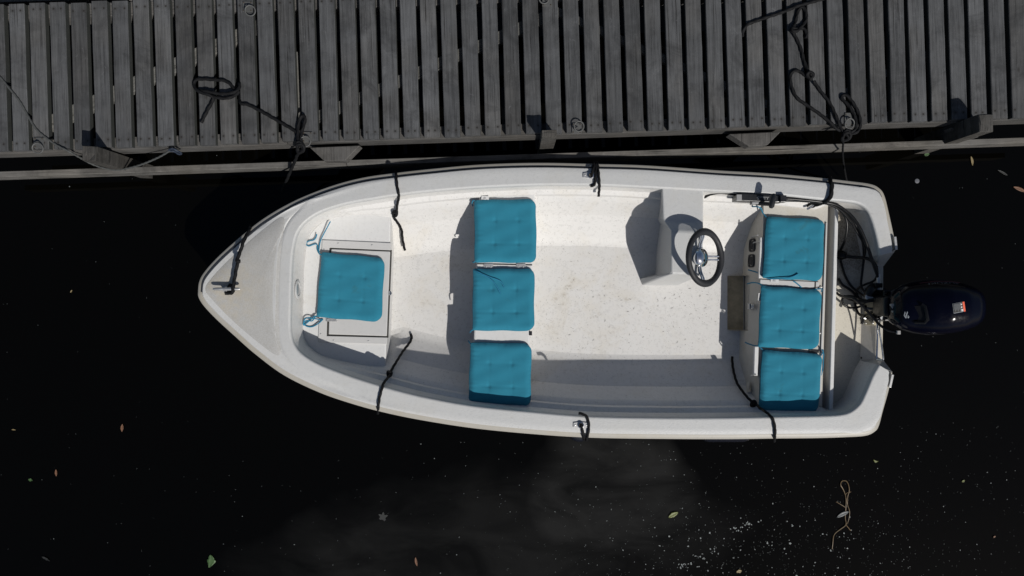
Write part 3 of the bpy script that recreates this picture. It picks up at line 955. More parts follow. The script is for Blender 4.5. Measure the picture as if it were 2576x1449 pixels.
# speakers on the seat front
def front_pt(px, py):
    # intersect the view ray with the seat's sloping front plane
    P0 = lw[0]; nn = (md[0] - lw[0]).cross(lw[3] - lw[0]).normalized()
    if nn.x > 0: nn = -nn
    o_ = Vector((0, 0, H)); d = W(px, py, 0) - o_
    t = (P0 - o_).dot(nn) / d.dot(nn)
    return o_ + d * t, nn
for (x, y) in ((1892.5, 617), (1890, 656)):
    p, nn = front_pt(x, y)
    u = Vector((0, 1, 0)); v = nn.cross(u).normalized(); u = v.cross(nn)
    mb = MB()
    sq = []
    for a in [2 * math.pi * k / 24 for k in range(24)]:
        ca, sa = math.cos(a), math.sin(a)
        f = 1.0 / (abs(ca) ** 5 + abs(sa) ** 5) ** 0.2
        sq.append((ca * f, sa * f))
    def rr(s, h, rnd=0):
        if rnd: return [p + nn * h + u * (math.cos(a) * s) + v * (math.sin(a) * s) for a in [2 * math.pi * k / 24 for k in range(24)]]
        return [p + nn * h + u * (cx * s) + v * (cy * s) for cx, cy in sq]
    mb.loft([rr(.045, -.004), rr(.045, .006), rr(.043, .009), rr(.040, .009, 1), rr(.036, .004, 1), rr(.036, -.01, 1)], caps=True)
    spk = mb.build("speaker", M['black'], boat, loc=p)
    MB().lathe(p + nn * .002, nn, [(.030, 0), (.028, .003), (.016, .0005), (.012, .004), (.002, .006)], 20).build("cone", M['rim'], spk, loc=p)
# small access plate low on the seat front
p, nn = front_pt(1881, 974)
v = nn.cross(Vector((0, 1, 0))).normalized()
mb = MB(); q = [p + Vector((0, sy * .036, 0)) + v * (sx * .021) for sx, sy in ((-1, -1), (1, -1), (1, 1), (-1, 1))]
mb.loft([[k + nn * -.001 for k in q], [k + nn * .003 for k in q]]); mb.build("access_plate", M['aft'], boat, smooth=0, bevel=.002)
for (xs) in ((1884, 598, 1905, 592), (1888, 612, 1912, 607), (1882, 945, 1900, 942)):
    p1, nn = front_pt(xs[0] + 8, xs[1]); p2 = W(xs[2], xs[3], ZA + .004)
    MB().tube([p1 + nn * .006, (p1 + p2) / 2 + nn * .014, p2 + Vector((0, 0, .006))], .004, 6).build("lid_hook", M['steel'], boat)

# ------------------------------------------------------------------ console
z0 = .08
cv = {'E': W(1664, 466, .505), 'F': W(1770, 466, .505), 'G': W(1769, 558, .505), 'Hh': W(1667, 553, .505),
      'A': W(1688, 581, .565), 'B': W(1768, 585, .565), 'C': W(1766, 692, .565), 'D': W(1687, 689, .565),
      'E0': W(1653, 466, z0), 'H0': W(1652, 555, z0), 'D0': W(1649, 690, z0), 'P': W(1609, 701, z0), 'Q': W(1615, 718, z0), 'R': W(1742, 718, z0), 'C0': W(1752, 700, z0), 'F0': W(1756, 466, z0)}
cv['C0'] = Vector((cv['C'].x, W(0, 704, z0).y, z0)); cv['F0'] = Vector((cv['F'].x, cv['F'].y, z0)); cv['R'] = Vector((cv['C'].x - .05, cv['Q'].y, z0))
ks = list(cv); ix = {k: i for i, k in enumerate(ks)}
fs = [('E', 'F', 'G', 'Hh'), ('Hh', 'G', 'B', 'A'), ('A', 'B', 'C', 'D'), ('E0', 'E', 'Hh', 'H0'), ('H0', 'Hh', 'A'), ('H0', 'A', 'D', 'D0'), ('D0', 'D', 'P'), ('P', 'D', 'Q'), ('Q', 'D', 'C', 'R'), ('R', 'C', 'C0'), ('C0', 'C', 'B', 'G', 'F0'), ('G', 'F', 'F0'), ('E0', 'F0', 'F', 'E')]
mb = MB(); mb.add([cv[k] for k in ks], [tuple(ix[k] for k in f) for f in fs])
mb.build("console", M['deck'], boat, smooth=0, bevel=0.012, segs=3, weld=True)

# steering wheel
wc = W(1773, 648, .60); th_ = math.radians(39)
wnv = Vector((math.sin(th_), 0, math.cos(th_))); e1w = Vector((math.cos(th_), 0, -math.sin(th_))); e2w = Vector((0, 1, 0))
RW = 0.164
sw = thing("steering_wheel", wc - wnv * .1, None, None); sw.parent = boat; sw.location = wc - wnv * .1 - Vector(boat.location)
def bumpy(a): # thicker hand grips at the three spokes
    return 0.0185 + 0.004 * max(0, math.cos(a - 0)) ** 8 + 0.005 * max(0, math.cos(a - math.pi / 2)) ** 10 + 0.005 * max(0, math.cos(a + math.pi / 2)) ** 10
angs = [2 * math.pi * k / 64 for k in range(64)]
MB().tube([wc + (e1w * math.cos(a) + e2w * math.sin(a)) * RW for a in angs], [bumpy(a) for a in angs], 14, closed=True).build("rim", M['rim'], sw, loc=wc)
def wp_(a, r, h, off=0):
    d = e1w * math.cos(a) + e2w * math.sin(a); t = -e1w * math.sin(a) + e2w * math.cos(a)
    return wc + d * r + t * off + wnv * h
for a in (0, math.pi / 2 + .12, -math.pi / 2 - .12):
    for off in (-.011, .011):
        MB().tube([wp_(a, .04, -.045, off), wp_(a, .09, -.03, off), wp_(a, .13, -.008, off), wp_(a, .160, 0, off)], .0066, 8).build("spoke", M['chrome'], sw, loc=wc)
MB().lathe(wc - wnv * .06, wnv, [(.040, 0), (.056, .012), (.062, .03), (.058, .040), (.044, .046), (.040, .050), (.024, .056), (.004, .058)], 28).build("hub", M['chrome'], sw, loc=wc)
MB().lathe(wc - wnv * .15, wnv, [(.056, 0), (.054, .02), (.044, .05), (.034, .07), (.032, .10)], 24).build("column_boot", M['black'], sw, loc=wc)

# ------------------------------------------------------------------ throttle box on the port side
tb_ = thing("throttle_box", W(1898, 497, .47), None, None); tb_.parent = boat; tb_.location = W(1898, 497, .45) - Vector(boat.location)
P = [W(x, y, .53) for x, y in ((1866, 487), (1935, 490), (1964, 493), (1973, 494), (1973, 508), (1945, 509), (1905, 507), (1866, 505), (1852, 504), (1853, 489))]
MB().loft([[Vector((p.x, p.y, .42)) for p in P], [p + Vector((0, 0, -.012)) for p in P], [p * 1.0 for p in P]]).build("housing", M['black'], tb_, smooth=0, bevel=.004)
c = W(1858.5, 497, .532); mb = MB(); mb.box(c, (.034, .040, .008)); mb.build("front_cap", M['grey_plastic'], tb_, smooth=0, bevel=.003, loc=c)
c = W(1900, 511.5, .50); mb = MB(); mb.box(c, (.062, .016, .05)); mb.build("side_block", M['grey_plastic'], tb_, smooth=0, bevel=.003, loc=c)
pts = [W(1902, 512, .50), W(1920, 513, .54), W(1934, 514, .575), W(1940, 518, .60)]
MB().tube(catmull([tuple(p) for p in pts], 4), [.012] * 13, 10).build("lever", M['black'], tb_)
MB().tube([W(1946, 487, .615), W(1945.5, 492, .615), W(1943, 505, .615), W(1939.5, 519, .612), W(1938.5, 524, .611)], [.008, .017, .0185, .0185, .009], 14).build("lever_grip", M['black'], tb_)
c = W(1967, 501, .525); mb = MB(); mb.box(c, (.04, .045, .05)); mb.build("cable_cover", M['black'], tb_, smooth=0, bevel=.004, loc=c)
# printed scale: bracket lines and small marks
for (x0, y0, x1, y1) in ((1904.5, 495.5, 1934, 496.3), (1904.5, 495.5, 1904.3, 498), (1921, 496, 1921, 498)):
    pa, pb = W(x0, y0, .5312), W(x1, y1, .5312)
    bar(pa, pb, .0016, .0004, "scale_line", M['white_tag'], tb_, 0)
for (x, t_) in ((1905.5, "R"), (1920, "N"), (1929, "F")):
    cu = bpy.data.curves.new("txt", 'FONT'); cu.body = t_; cu.size = .014
    to = bpy.data.objects.new("txt", cu); COL.objects.link(to)
    bpy.context.view_layer.update()
    me = bpy.data.meshes.new_from_object(to.evaluated_get(bpy.context.evaluated_depsgraph_get()))
    bpy.data.objects.remove(to)
    me.materials.append(M['white_tag'])
    lo = bpy.data.objects.new("scale_letter", me); COL.objects.link(lo); lo.parent = tb_
    lo.location = W(x, 502, .5313) - world_loc(tb_)

# cleats and sockets
def socket(px, py, rot):
    c = W(px, py, zl(px) + .0275)
    R = Matrix.Rotation(rot, 3, 'Z')
    pl = [(-.048, -.015), (-.02, -.019), (.02, -.019), (.048, -.015), (.048, .015), (.02, .019), (-.02, .019), (-.048, .015)]
    P = [c + R @ Vector((x, y, 0)) for x, y in pl]
    mb = MB(); mb.loft([P, [p + Vector((0, 0, .006)) for p in P]])
    so = mb.build("oarlock_socket", M['steel'], boat, smooth=0, bevel=.0015, loc=c)
    MB().lathe(c + Vector((0, 0, .004)), (0, 0, 1), [(.021, 0), (.020, .010), (.016, .011), (.013, .008), (.013, -.02)], 20).build("collar", M['chrome'], so, loc=c)
    MB().lathe(c + Vector((0, 0, .0115)), (0, 0, 1), [(.0128, -.004), (.0126, -.0035)], 16).build("hole", M['gap'], so, loc=c)
    for s in (-1, 1):
        o = bpy.data.objects.new("screw", sme); COL.objects.link(o); o.parent = so; o.location = R @ Vector((s * .036, 0, .006))
socket(1485, 441.5, -.03); socket(1460.5, 1069, -.02)

def cleat(px, py, z, L, rot, name="cleat", mat='steel', s=1.0):
    c = W(px, py, z); R = Matrix.Rotation(rot, 3, 'Z')
    mb = MB(); mb.box(c + Vector((0, 0, .004)), (L * .45, .032 * s, .008), R); cl = mb.build(name, M[mat], boat, smooth=0, bevel=.003, loc=c)
    for k in (-.28, .28):
        q = c + R @ Vector((L * k * .55, 0, 0))
        MB().lathe(q, (0, 0, 1), [(.012 * s, 0), (.009 * s, .015 * s), (.010 * s, .036 * s)], 12).build("cleat_leg", M[mat], cl, loc=q)
    pts = [c + R @ Vector((L * t, 0, .040 * s + .004 * abs(t) * 2)) for t in (-.5, -.46, -.25, 0, .25, .46, .5)]
    MB().tube(pts, [.005 * s, .0085 * s, .010 * s, .0105 * s, .010 * s, .0085 * s, .005 * s], 12).build("horn", M[mat], cl, loc=c)
    return cl
cleat(576, 727, deck_z(570) + .004, 0.172, 0.0, mat='steel')
cleat(2036, 519, ZA + .004, 0.085, 0.6, mat='chrome')

# chrome rod over the transom top
pts = [W(2208, 806, .46), W(2212, 806, .46), W(2211, 830, .47), W(2216, 860, .46), W(2221, 900, .45), W(2219, 905, .44), W(2208, 904, .415), W(2205, 900, .405), W(2206, 860, .40), W(2206, 812, .395)]
MB().tube(catmull([tuple(p) for p in pts], 4), .0055, 8).build("grab_rod", M['chrome'], boat)

# ------------------------------------------------------------------ ropes
def rope_shape(r):
    pitch = r * 5.4
    return lambda a, s: 1.0 + 0.15 * math.cos(3 * a - 2 * math.pi * s / pitch)
def resample(P, step):
    P = np.asarray(P, float)
    d = np.concatenate([[0], np.cumsum(np.linalg.norm(np.diff(P, axis=0), axis=1))])
    n = max(3, int(d[-1] / step))
    t = np.linspace(0, d[-1], n)
    return np.stack([np.interp(t, d, P[:, k]) for k in range(3)], 1)
def rope_pts(pts, z):
    return [tuple(W(p[0], p[1], p[2] if len(p) > 2 else z)) for p in pts]
def add_rope(mb, pts3, r, seg=12):
    c = catmull(pts3, 8); c = resample(c, r * 0.42)
    mb.tube([Vector(p) for p in c], r, seg, shape=rope_shape(r))
def knot_pts(c, size, turns=3, seed=1, flat=0.6):
    """a tight ball of turns as one path"""
    r = random.Random(seed); out = []
    n = 9 * turns
    for k in range(n):
        a = 2 * math.pi * k / 9 * 1.0
        b = 2.1 * a / turns + r.uniform(-.2, .2)
        out.append((c[0] + size * math.cos(a) * (0.65 + .35 * math.cos(b)), c[1] + size * math.sin(a) * (0.7 + .3 * math.sin(b * 1.3)), c[2] + size * flat * math.sin(b)))
    return out
def rope(name, label, px, z, r, cat="rope", group=None, mat='rope', seg=12):
    pts = rope_pts(px, z) if not isinstance(px[0], tuple) or len(px[0]) < 4 else px
    mb = MB(); add_rope(mb, pts, r, seg)
    c = mean(pts)
    o = mb.build(name, M[mat], None, smooth=60, loc=c)
    return tag(o, label, cat, group)

RR = 0.0098
DR = DZ + RR
# --- left mooring line: coil, bight, knot round the ring and tail, one continuous path
P = [(506, 309), (521, 279), (536, 250), (528, 240, DR + .02), (512, 235, DR + .02), (495, 227, DR + .015), (488, 214), (492, 202), (508, 199), (540, 201), (563, 203), (578, 211), (590, 225), (600, 231, DR + .01),
     (590, 240), (572, 247), (548, 246), (522, 238), (503, 228), (520, 230, DR + .02), (556, 236, DR + .02), (586, 233, DR + .022), (601, 222, DR + .01), (602, 210, DR - .01), (603, 225, DR - .05), (603, 245, DR - .03),
     (606, 260, DR - .002), (625, 264), (658, 281), (700, 305), (734, 325), (746, 333, DR + .004), (750, 345, DR + .012)]
P3 = rope_pts(P, DR)
kc = W(751, 369, DZ + .01)
P3 += [tuple(W(749, 355, DR + .01))] + knot_pts(kc, .032, 2, 3)
P3 += [tuple(v) for v in (W(750, 355, DR + .02), W(749, 335, DR + .014), W(751, 310, DR + .012), W(756, 296, DR + .012), W(762, 291, DR + .012), W(767, 297, DR + .012), W(765, 312, DR + .012), W(759, 332, DR + .014), W(757, 352, DR + .02))]
P3 += knot_pts(kc + Vector((.004, -.006, .008)), .034, 2, 9)
P3 += [tuple(v) for v in (W(749, 388, .56), W(742, 404, .50), W(733, 424, .425), W(724, 446, .37), (W(717, 462, .31)), W(710, 479, .25))]
mb = MB(); add_rope(mb, P3, RR)
tag(mb.build("mooring_rope", M['rope'], None, smooth=60, loc=mean(P3)), "black mooring rope with a coiled loop on the planks, knotted above the boat's bow", "rope", "black mooring ropes on the jetty")

# --- right mooring line
P = [(2104, 324, DR - .01), (2090, 310), (2064, 289), (2031, 266), (2004, 246), (1991, 219), (1987, 195), (1994, 180), (2008, 179), (2026, 190, DR + .006), (2038, 197, DR + .018), (2045, 188, DR + .024), (2036, 181, DR + .028), (2030, 189, DR + .02), (2040, 200, DR + .012),
     (2034, 184, DR + .01), (2022, 155), (2014, 123), (2002, 96), (1995, 82, DR + .01), (1990, 76, DR + .02), (1999, 60, DR + .004), (2007, 28), (2017, 18), (2026, 30), (2027, 50), (2017, 66, DR + .008), (2004, 78, DR + .022), (1994, 78, DR + .028), (1992, 72, DR + .02), (2004, 73, DR + .012), (2020, 72), (2028, 84), (2026, 96)]
P3a = rope_pts(P, DR)
kc = W(2126, 338, DZ - .005)
P3 = P3a[::-1] + knot_pts(kc, .030, 2, 5)
P3 += [tuple(v) for v in (W(2140, 334, DR), W(2152, 322, DR + .006), W(2150, 295, DR + .008), W(2134, 266, DR + .004), (W(2118, 249, DR)), W(2120, 240, DR), W(2131, 242, DR), W(2147, 262, DR), W(2160, 289, DR), W(2163, 315, DR), W(2155, 332, DR), W(2138, 338, DR))]
P3 += knot_pts(kc + Vector((-.006, -.01, .01)), .032, 2, 8)
P3 += [tuple(v) for v in (W(2116, 325, DR), W(2104, 296, DR + .006), W(2087, 260, DR), W(2064, 230, DR), W(2046, 204, DR + .01))]
mb = MB(); add_rope(mb, P3, RR)
tag(mb.build("mooring_rope", M['rope'], None, smooth=60, loc=mean(P3)), "black mooring rope with long slack loops on the planks, knotted to the rightmost ring", "rope", "black mooring ropes on the jetty")
rope("hanging_line", "thin black line hanging from the right ring's knot down behind the boat's stern quarter", [(2122, 345, .57), (2120, 362, .5), (2119, 385, .40), (2121, 410, .28), (2125, 435, .15), (2129, 455, .06)], 0, .0062, "rope")
rope("loose_rope", "black rope lying slack across the top of the jetty, above the long slack loops", [(1867, 92, DR - .03), (1869, 78, DR - .01), (1880, 62, DR), (1905, 52, DR), (1931, 43, DR), (1970, 30, DR), (2007, 15, DR + .01), (2040, 6, DR), (2075, -4, DR), (2110, -14, DR)], DR, RR)
rope("grey_line", "thin pale grey line running off the left planks and round the left mooring post", [(-30, 165), (0, 194), (23, 222), (50, 256), (76, 302), (92, 326), (110, 342), (139, 363), (173, 381), (200, 396, .52), (232, 413, .42), (266, 424, .40), (299, 427, .41), (349, 416, .46), (398, 396, .53), (428, 379, .58), (440, 376, .60)], DZ + .007, .0062, "rope", mat='grey_rope')
rope("blue_cord", "short faded blue cord tied off at the jetty edge where the grey line ends", [(424, 378, .60), (434, 374, .612), (446, 380, .60), (456, 386, .56), (450, 388, .55), (438, 381, .60), (428, 380, .61)], .6, .006, "cord", mat='blue_cord')

zg = lambda px: zl(px) + .027
G2 = "black lines tied round the gunwale"
dz_ = deck_z(583) - .001
# bow line: cleat turns, then over the rub rail
cz = dz_ + .03
P3 = rope_pts([(566, 737, cz - .018), (574, 738, cz - .02), (582, 736, cz - .012), (588, 728, cz + .020), (585, 719, cz + .004), (578, 718, cz - .018), (574, 727, cz - .026), (579, 737, cz - .012), (584, 735, cz + .008), (586, 726, cz + .024), (588, 713, cz + .02), (592, 690, cz + .02), (597, 665, cz + .024), (602, 656, cz + .03), (596, 657, cz + .034), (598, 649, cz + .028), (605, 630, cz + .02), (613, 606, cz + .014), (621, 590, zl(620) + .035), (627, 578, zl(626) + .008), (630, 569, zl(630) - .04), (632, 566, .3)], 0)
mb = MB(); add_rope(mb, P3, .0105)
tag(mb.build("bow_line", M['rope'], None, smooth=60, loc=mean(P3)), "black rope hitched to the bow cleat and led over the port bow", "rope", G2)
def gl(name, label, pts, r=.0085, knot=None, ks=.018, seed=2):
    P3 = rope_pts(pts, 0)
    if knot is not None:
        k = knot; kc_ = W(*pts[k])
        P3 = P3[:k] + knot_pts(kc_, ks, 2, seed) + P3[k + 1:]
    mb = MB(); add_rope(mb, P3, r)
    return tag(mb.build("gunwale_line", M['rope'], None, smooth=60, loc=mean(P3)), label, "rope", G2)
g = zg(1000) + .009
gl("a", "black line over the upper gunwale beside the bow seat, its knotted end hanging inside", [(995, 428, .3), (995, 433, .46), (996.5, 438, zl(995) + .012), (997, 449, g), (999, 470, g), (1002.5, 487, g - .004), (1002, 500, .47), (998, 520, .40), (991, 538, .34), (990.5, 547, .30), (1003, 565, .24), (1010, 580, .21), (1012, 600, .18), (1018, 630, .15)], knot=8, seed=3)
g = zg(955) + .009
gl("b", "black line over the lower gunwale beside the bow seat, its knotted end lying inside", [(950, 1040, .3), (950.5, 1033, .46), (951, 1027, zl(950) + .012), (952, 1017, g), (955, 998, g), (961, 976, g), (966, 962, .49), (977, 940, .37), (985, 930, .33), (1000, 905, .26), (1014, 883, .20), (1030, 862, .13), (1035, 850, .10), (1033, 839, .095)], knot=7, seed=5)
g = zg(1490) + .010
gl("c", "short black line from the upper oarlock socket over the rub rail", [(1488, 443, g - .012), (1489, 439, g + .004), (1490.5, 429, g + .006), (1493, 418, zl(1490) + .024), (1494, 411, zl(1490) + .0), (1495, 409, .40)], .0095)
gl("d", "black line over the rub rail with a bent end at the upper oarlock socket", [(1498, 408, .40), (1499, 411.5, zl(1490) + .0), (1499, 419, zl(1490) + .022), (1497.5, 440, g), (1496.5, 455, g), (1495, 464, g - .002), (1490, 467, g - .008), (1485, 467.5, g - .014)], .0085)
gl("e", "straight black line end just right of the bent end at the upper oarlock socket", [(1502, 408.5, .40), (1502.5, 412, zl(1490) + .0), (1503.5, 420, zl(1490) + .024), (1505.5, 440, g + .006), (1507, 460, g + .002), (1507, 473, .485), (1505, 493, .42)], .0085)
g = zg(1465) + .010
gl("f", "short black line from the lower oarlock socket over the rub rail", [(1459, 1067, g - .014), (1461.5, 1070, g), (1464, 1080, g), (1466.5, 1092, zl(1460) + .026), (1468, 1100, zl(1460) + .004), (1468.5, 1105, .38)], .0085)
gl("h", "black line looped over the rub rail with a curled end beside the lower oarlock socket", [(1474, 1107, .38), (1476, 1101.5, zl(1460) + .0), (1478.5, 1091, zl(1460) + .026), (1480.5, 1078, g), (1480, 1062, g), (1477, 1052, g), (1472, 1044.5, g), (1463, 1041, g - .002), (1455, 1039.5, g - .006)], .0085)
g = zg(2090) + .014
gl("i", "thick black line over the stern gunwale down to the small chrome cleat", [(2088, 446, .35), (2088, 449, .46), (2089, 456, zl(2088) + .02), (2092, 466, g), (2091, 482, g), (2088, 496, g), (2080, 505, g - .01), (2066, 511, .46), (2052, 515, .41), (2041, 519, .375), (2033, 517, .38), (2036, 513, .39), (2048, 511, .41), (2062, 508, .44)], .0125)
g = zg(1940) + .009
gl("j", "long black line over the lower gunwale at the aft seat, knotted once", [(1947, 1110, .35), (1947.5, 1104, .46), (1948.5, 1096, zl(1940) + .02), (1949, 1080, g), (1946, 1062, g), (1941, 1050, g), (1928, 1038, .48), (1912, 1027, .46), (1893, 1015, .38), (1884, 1004, .35), (1868, 985, .29), (1853, 962, .22), (1845, 935, .16), (1842, 915, .13), (1841, 897, .11)], knot=8, ks=.020, seed=6)

# ------------------------------------------------------------------ cushions
def cushion(cnr, z, label, seed, ties=(), tagpx=None, dirty=False, edge_r=(0.0, 0.22)):
    zt = z + .045
    A, B, C, D = [W(x, y, z + .032) for x, y in cnr]      # TL TR BR BL
    r_ = random.Random(seed)
    n = 44
    root = thing("seat_cushion", (A + B + C + D) / 4 - Vector((0, 0, .032)), label, "cushion", "teal seat cushions in the boat")
    rt, rr_ = 0.06, 0.24
    def shape(u, v):
        r = rr_ if u > 0 else rt
        au, av = abs(u), abs(v)
        if au > 1 - r and av > 1 - r:
            a = (au - (1 - r)) / r; b = (av - (1 - r)) / r
            a2 = a * math.sqrt(1 - b * b / 2); b2 = b * math.sqrt(1 - a * a / 2)
            au = 1 - r + r * a2; av = 1 - r + r * b2
        return math.copysign(au, u), math.copysign(av, v)
    tufts = [(-.36 + r_.uniform(-.03, .03), .34), (.40 + r_.uniform(-.03, .03), .34), (-.36, -.40), (.40, -.40)]
    ph = [r_.uniform(0, 6.28) for _ in range(8)]
    def pt(u, v, top):
        su, sv = shape(u, v)
        s, t = (su + 1) / 2, (1 - sv) / 2
        p = A * (1 - s) * (1 - t) + B * s * (1 - t) + C * s * t + D * (1 - s) * t
        e = min(1 - abs(u), 1 - abs(v))
        k = (1 - (1 - min(e / .20, 1)) ** 2.4)
        if top:
            h = .021 + .017 * k
            for (a, b) in tufts:
                d2 = (u - a) ** 2 + (v - b) ** 2
                h -= .0055 * math.exp(-d2 / .0028) + .002 * math.exp(-d2 / .05)
                # pulled seams running across and along through each tuft
                h -= .0050 * math.exp(-((v - b) / .022) ** 2) * math.exp(-((u - a) / .30) ** 2)
                h -= .0034 * math.exp(-((u - a) / .022) ** 2) * math.exp(-((v - b) / .24) ** 2)
            h += .0018 * math.sin(7 * u + 3 * v + ph[0]) * k + .0014 * math.sin(11 * v - 5 * u + ph[1]) * k
            # gathered wrinkles along the piped edges
            edge = math.exp(-(e / .09) ** 2)
            h += .0016 * edge * math.sin(46 * (u if abs(v) > abs(u) else v) + ph[2] + 3 * math.sin(9 * u + ph[3]))
            h += .0018 * math.exp(-((u + .86) / .13) ** 2) * math.sin(60 * v + 4 * math.sin(6 * v + ph[4]))
            z_ = z + h
        else:
            z_ = z + .017 - .016 * k
        # slightly wavy outline
        p = Vector((p.x + .002 * math.sin(5 * v + ph[5]) * (abs(u) > .9), p.y + .002 * math.sin(6 * u + ph[6]) * (abs(v) > .9), 0))
        return (p.x, p.y, z_)
    us = [-1 + 2 * i / n for i in range(n + 1)]
    mb = MB()
    vt = [pt(u, v, True) for v in us for u in us]
    vb = [pt(u, v, False) for v in us for u in us]
    w = n + 1
    ft = [(j * w + i, j * w + i + 1, (j + 1) * w + i + 1, (j + 1) * w + i) for j in range(n) for i in range(n)]
    ft = [f[::-1] for f in ft]
    mb.add(vt, ft)
    mb.add(vb, [f[::-1] for f in ft])
    mb.build("cover", M['cloth'], root, smooth=80, weld=True)
    # piped seam round the edge
    per = [(u, -1) for u in us] + [(1, v) for v in us[1:]] + [(u, 1) for u in us[::-1][1:]] + [(-1, v) for v in us[::-1][1:-1]]
    pp = [Vector(pt(u, v, False)) for u, v in per]
    MB().tube(pp, .0022, 6, closed=True).build("piping", M['cloth'], root)
    for tie in ties:
        P3 = rope_pts(tie, 0)
        c = resample(catmull(P3, 6), .006)
        MB().tube([Vector(p) for p in c], .0042, 6).build("tie", M['tie'], root)
    if tagpx:
        x, y, rot, zz, tw, td = tagpx
        c = W(x, y, zz); R = Matrix.Rotation(rot, 3, 'Z')
        q = [c + R @ Vector((sx * tw / 2, sy * td / 2, .003 * sx)) for sx, sy in ((-1, -1), (1, -1), (1, 1), (-1, 1))]
        tg = MB().loft([q, [k + Vector((0, 0, .0008)) for k in q]]).build("care_label", M['white_tag'], root, smooth=0, loc=c)
        for k in range(3):
            cc = c + R @ Vector((0, (k - 1) * td * .18, .0014))
            m2 = MB(); m2.box(cc, (tw * (.55 - .1 * k), td * .06, .0004), R); m2.build("printed_line", M['grey_print'], tg, smooth=0, loc=cc)
    return root

zc = ZF + .003
cushion([(808, 635), (966, 649), (957.5, 809.5), (794.5, 797)], zc, "lone cushion on the bow seat hatch, long ties trailing from its left corners", 1,
        ties=([(808, 640, zc + .012), (802, 637, zc + .01), (803, 620, zc), (807, 603, zc + .004), (817, 583, ZB + .02), (826, 566, ZB + .03), (831, 557, ZB + .03)],
              [(806, 641, zc + .012), (800, 634, zc), (797.5, 625, ZB + .006), (798.5, 618, ZB + .006), (794, 613.5, ZB + .008), (785, 616, ZB + .006), (776, 619, ZB + .006), (770.5, 615, ZB + .006), (772, 609, ZB + .008), (780, 605.5, ZB + .008), (788, 604, ZB + .01), (794, 598, ZB + .015), (796.5, 589, ZB + .02)],
              [(797, 795, zc + .012), (788, 797, zc + .006), (778, 807, ZB + .006), (769, 814, ZB + .006), (763, 818, ZB + .008), (766, 803, ZB + .02), (776, 799, ZB + .025), (790, 801, ZB + .02), (806, 804, ZF + .006), (812, 803, ZF + .006), (800, 814, ZF + .004), (784, 822, ZB + .006), (770, 820, ZB + .006), (764, 812, ZB + .01), (772, 806, ZB + .02), (785, 807, ZB + .015), (793, 796, zc + .008)]))
zc = ZT + .002
cushion([(1193, 503), (1347, 501.5), (1348.5, 660.5), (1194, 659)], zc, "topmost of the three cushions on the middle bench, small white tag at its top edge", 2,
        ties=([(1196, 508, zc + .015), (1190, 504, zc + .012), (1187, 512, zc - .01), (1189, 518, zc - .05)], [(1197, 656, zc + .015), (1191, 660, zc + .01), (1188, 658, zc - .02)]),
        tagpx=(1220, 498, -.05, zc + .016, .05, .026))
cushion([(1190, 676.5), (1343.5, 676), (1342.5, 832), (1188, 831)], zc, "middle of the three cushions on the middle bench, two ties lying across its top", 3,
        ties=([(1191, 679, zc + .016), (1200, 683, zc + .040), (1215, 690, zc + .046), (1235, 698, zc + .048), (1250, 703, zc + .046), (1261, 710, zc + .044), (1268, 723, zc + .044)],
              [(1191, 679, zc + .016), (1205, 688, zc + .043), (1225, 697, zc + .048), (1240, 708, zc + .046), (1250, 722, zc + .048), (1259, 739, zc + .048)],
              [(1192, 829, zc + .015), (1186, 831, zc + .008), (1182, 836, zc - .02)]))
cushion([(1183.5, 862), (1336, 865), (1333.5, 1023), (1178, 1014.5)], zc, "lowest of the three cushions on the middle bench, its lower edge in shade", 4,
        ties=([(1187, 866, zc + .015), (1181, 862, zc + .008), (1178, 857, zc - .01)], [(1182, 1012, zc + .012), (1173, 1012, zc), (1171, 998, zc - .06), (1171, 985, zc - .09), (1168, 972, zc - .10)]))
zc = ZA + .006
cushion([(1929, 545), (2075, 552), (2069.5, 706.5), (1920, 699)], zc, "topmost of the three aft cushions, one tie lying along its lower edge", 5,
        ties=([(1933, 549, zc + .016), (1927, 546, zc + .012), (1918, 535, zc), (1914, 525, zc + .01), (1905, 520, zc + .02), (1892, 520, zc - .03)],
              [(1924, 696, zc + .016), (1917, 695, zc + .01), (1911, 689, zc - .01), (1900, 684, zc - .05), (1882, 679, zc - .10)],
              [(1922, 697, zc + .016), (1935, 701, zc + .03), (1965, 701, zc + .045), (1990, 697, zc + .046), (2008, 689, zc + .046)]),
        tagpx=(1948, 706, -.08, ZA + .016, .052, .024))
cushion([(1916, 719), (2068, 730.5), (2059, 879), (1908, 872)], zc, "middle of the three aft cushions, white tag at its left edge above the padlock", 6,
        ties=([(1921, 723, zc + .016), (1915, 717, zc + .01), (1905, 712, zc - .01), (1892, 711, zc - .05), (1879, 714, zc - .09)],
              [(2065, 734, zc + .016), (2067, 727, zc + .014), (2055, 727, zc + .012), (2040, 729, zc + .012)],
              [(1995, 707, zc + .012), (2005, 714, zc + .006), (2016, 724, zc + .006)]),
        tagpx=(1911, 747, 1.5, ZA + .012, .05, .022))
cushion([(1919, 881), (2069.5, 891), (2058.5, 1039.5), (1909.5, 1034)], zc, "lowest of the three aft cushions, partly shaded, a blue knot at its right corner", 7,
        ties=([(1924, 885, zc + .016), (1918, 880, zc + .012), (1908, 871, zc + .006), (1895, 869, zc - .03), (1880, 864, zc - .07), (1874, 861, zc - .09)],
              [(2065, 894, zc + .016), (2070, 884, zc + .022), (2067, 878, zc + .02), (2071, 890, zc + .02), (2070, 905, zc + .005), (2069, 925, zc + .004), (2065, 944, zc + .002)]))

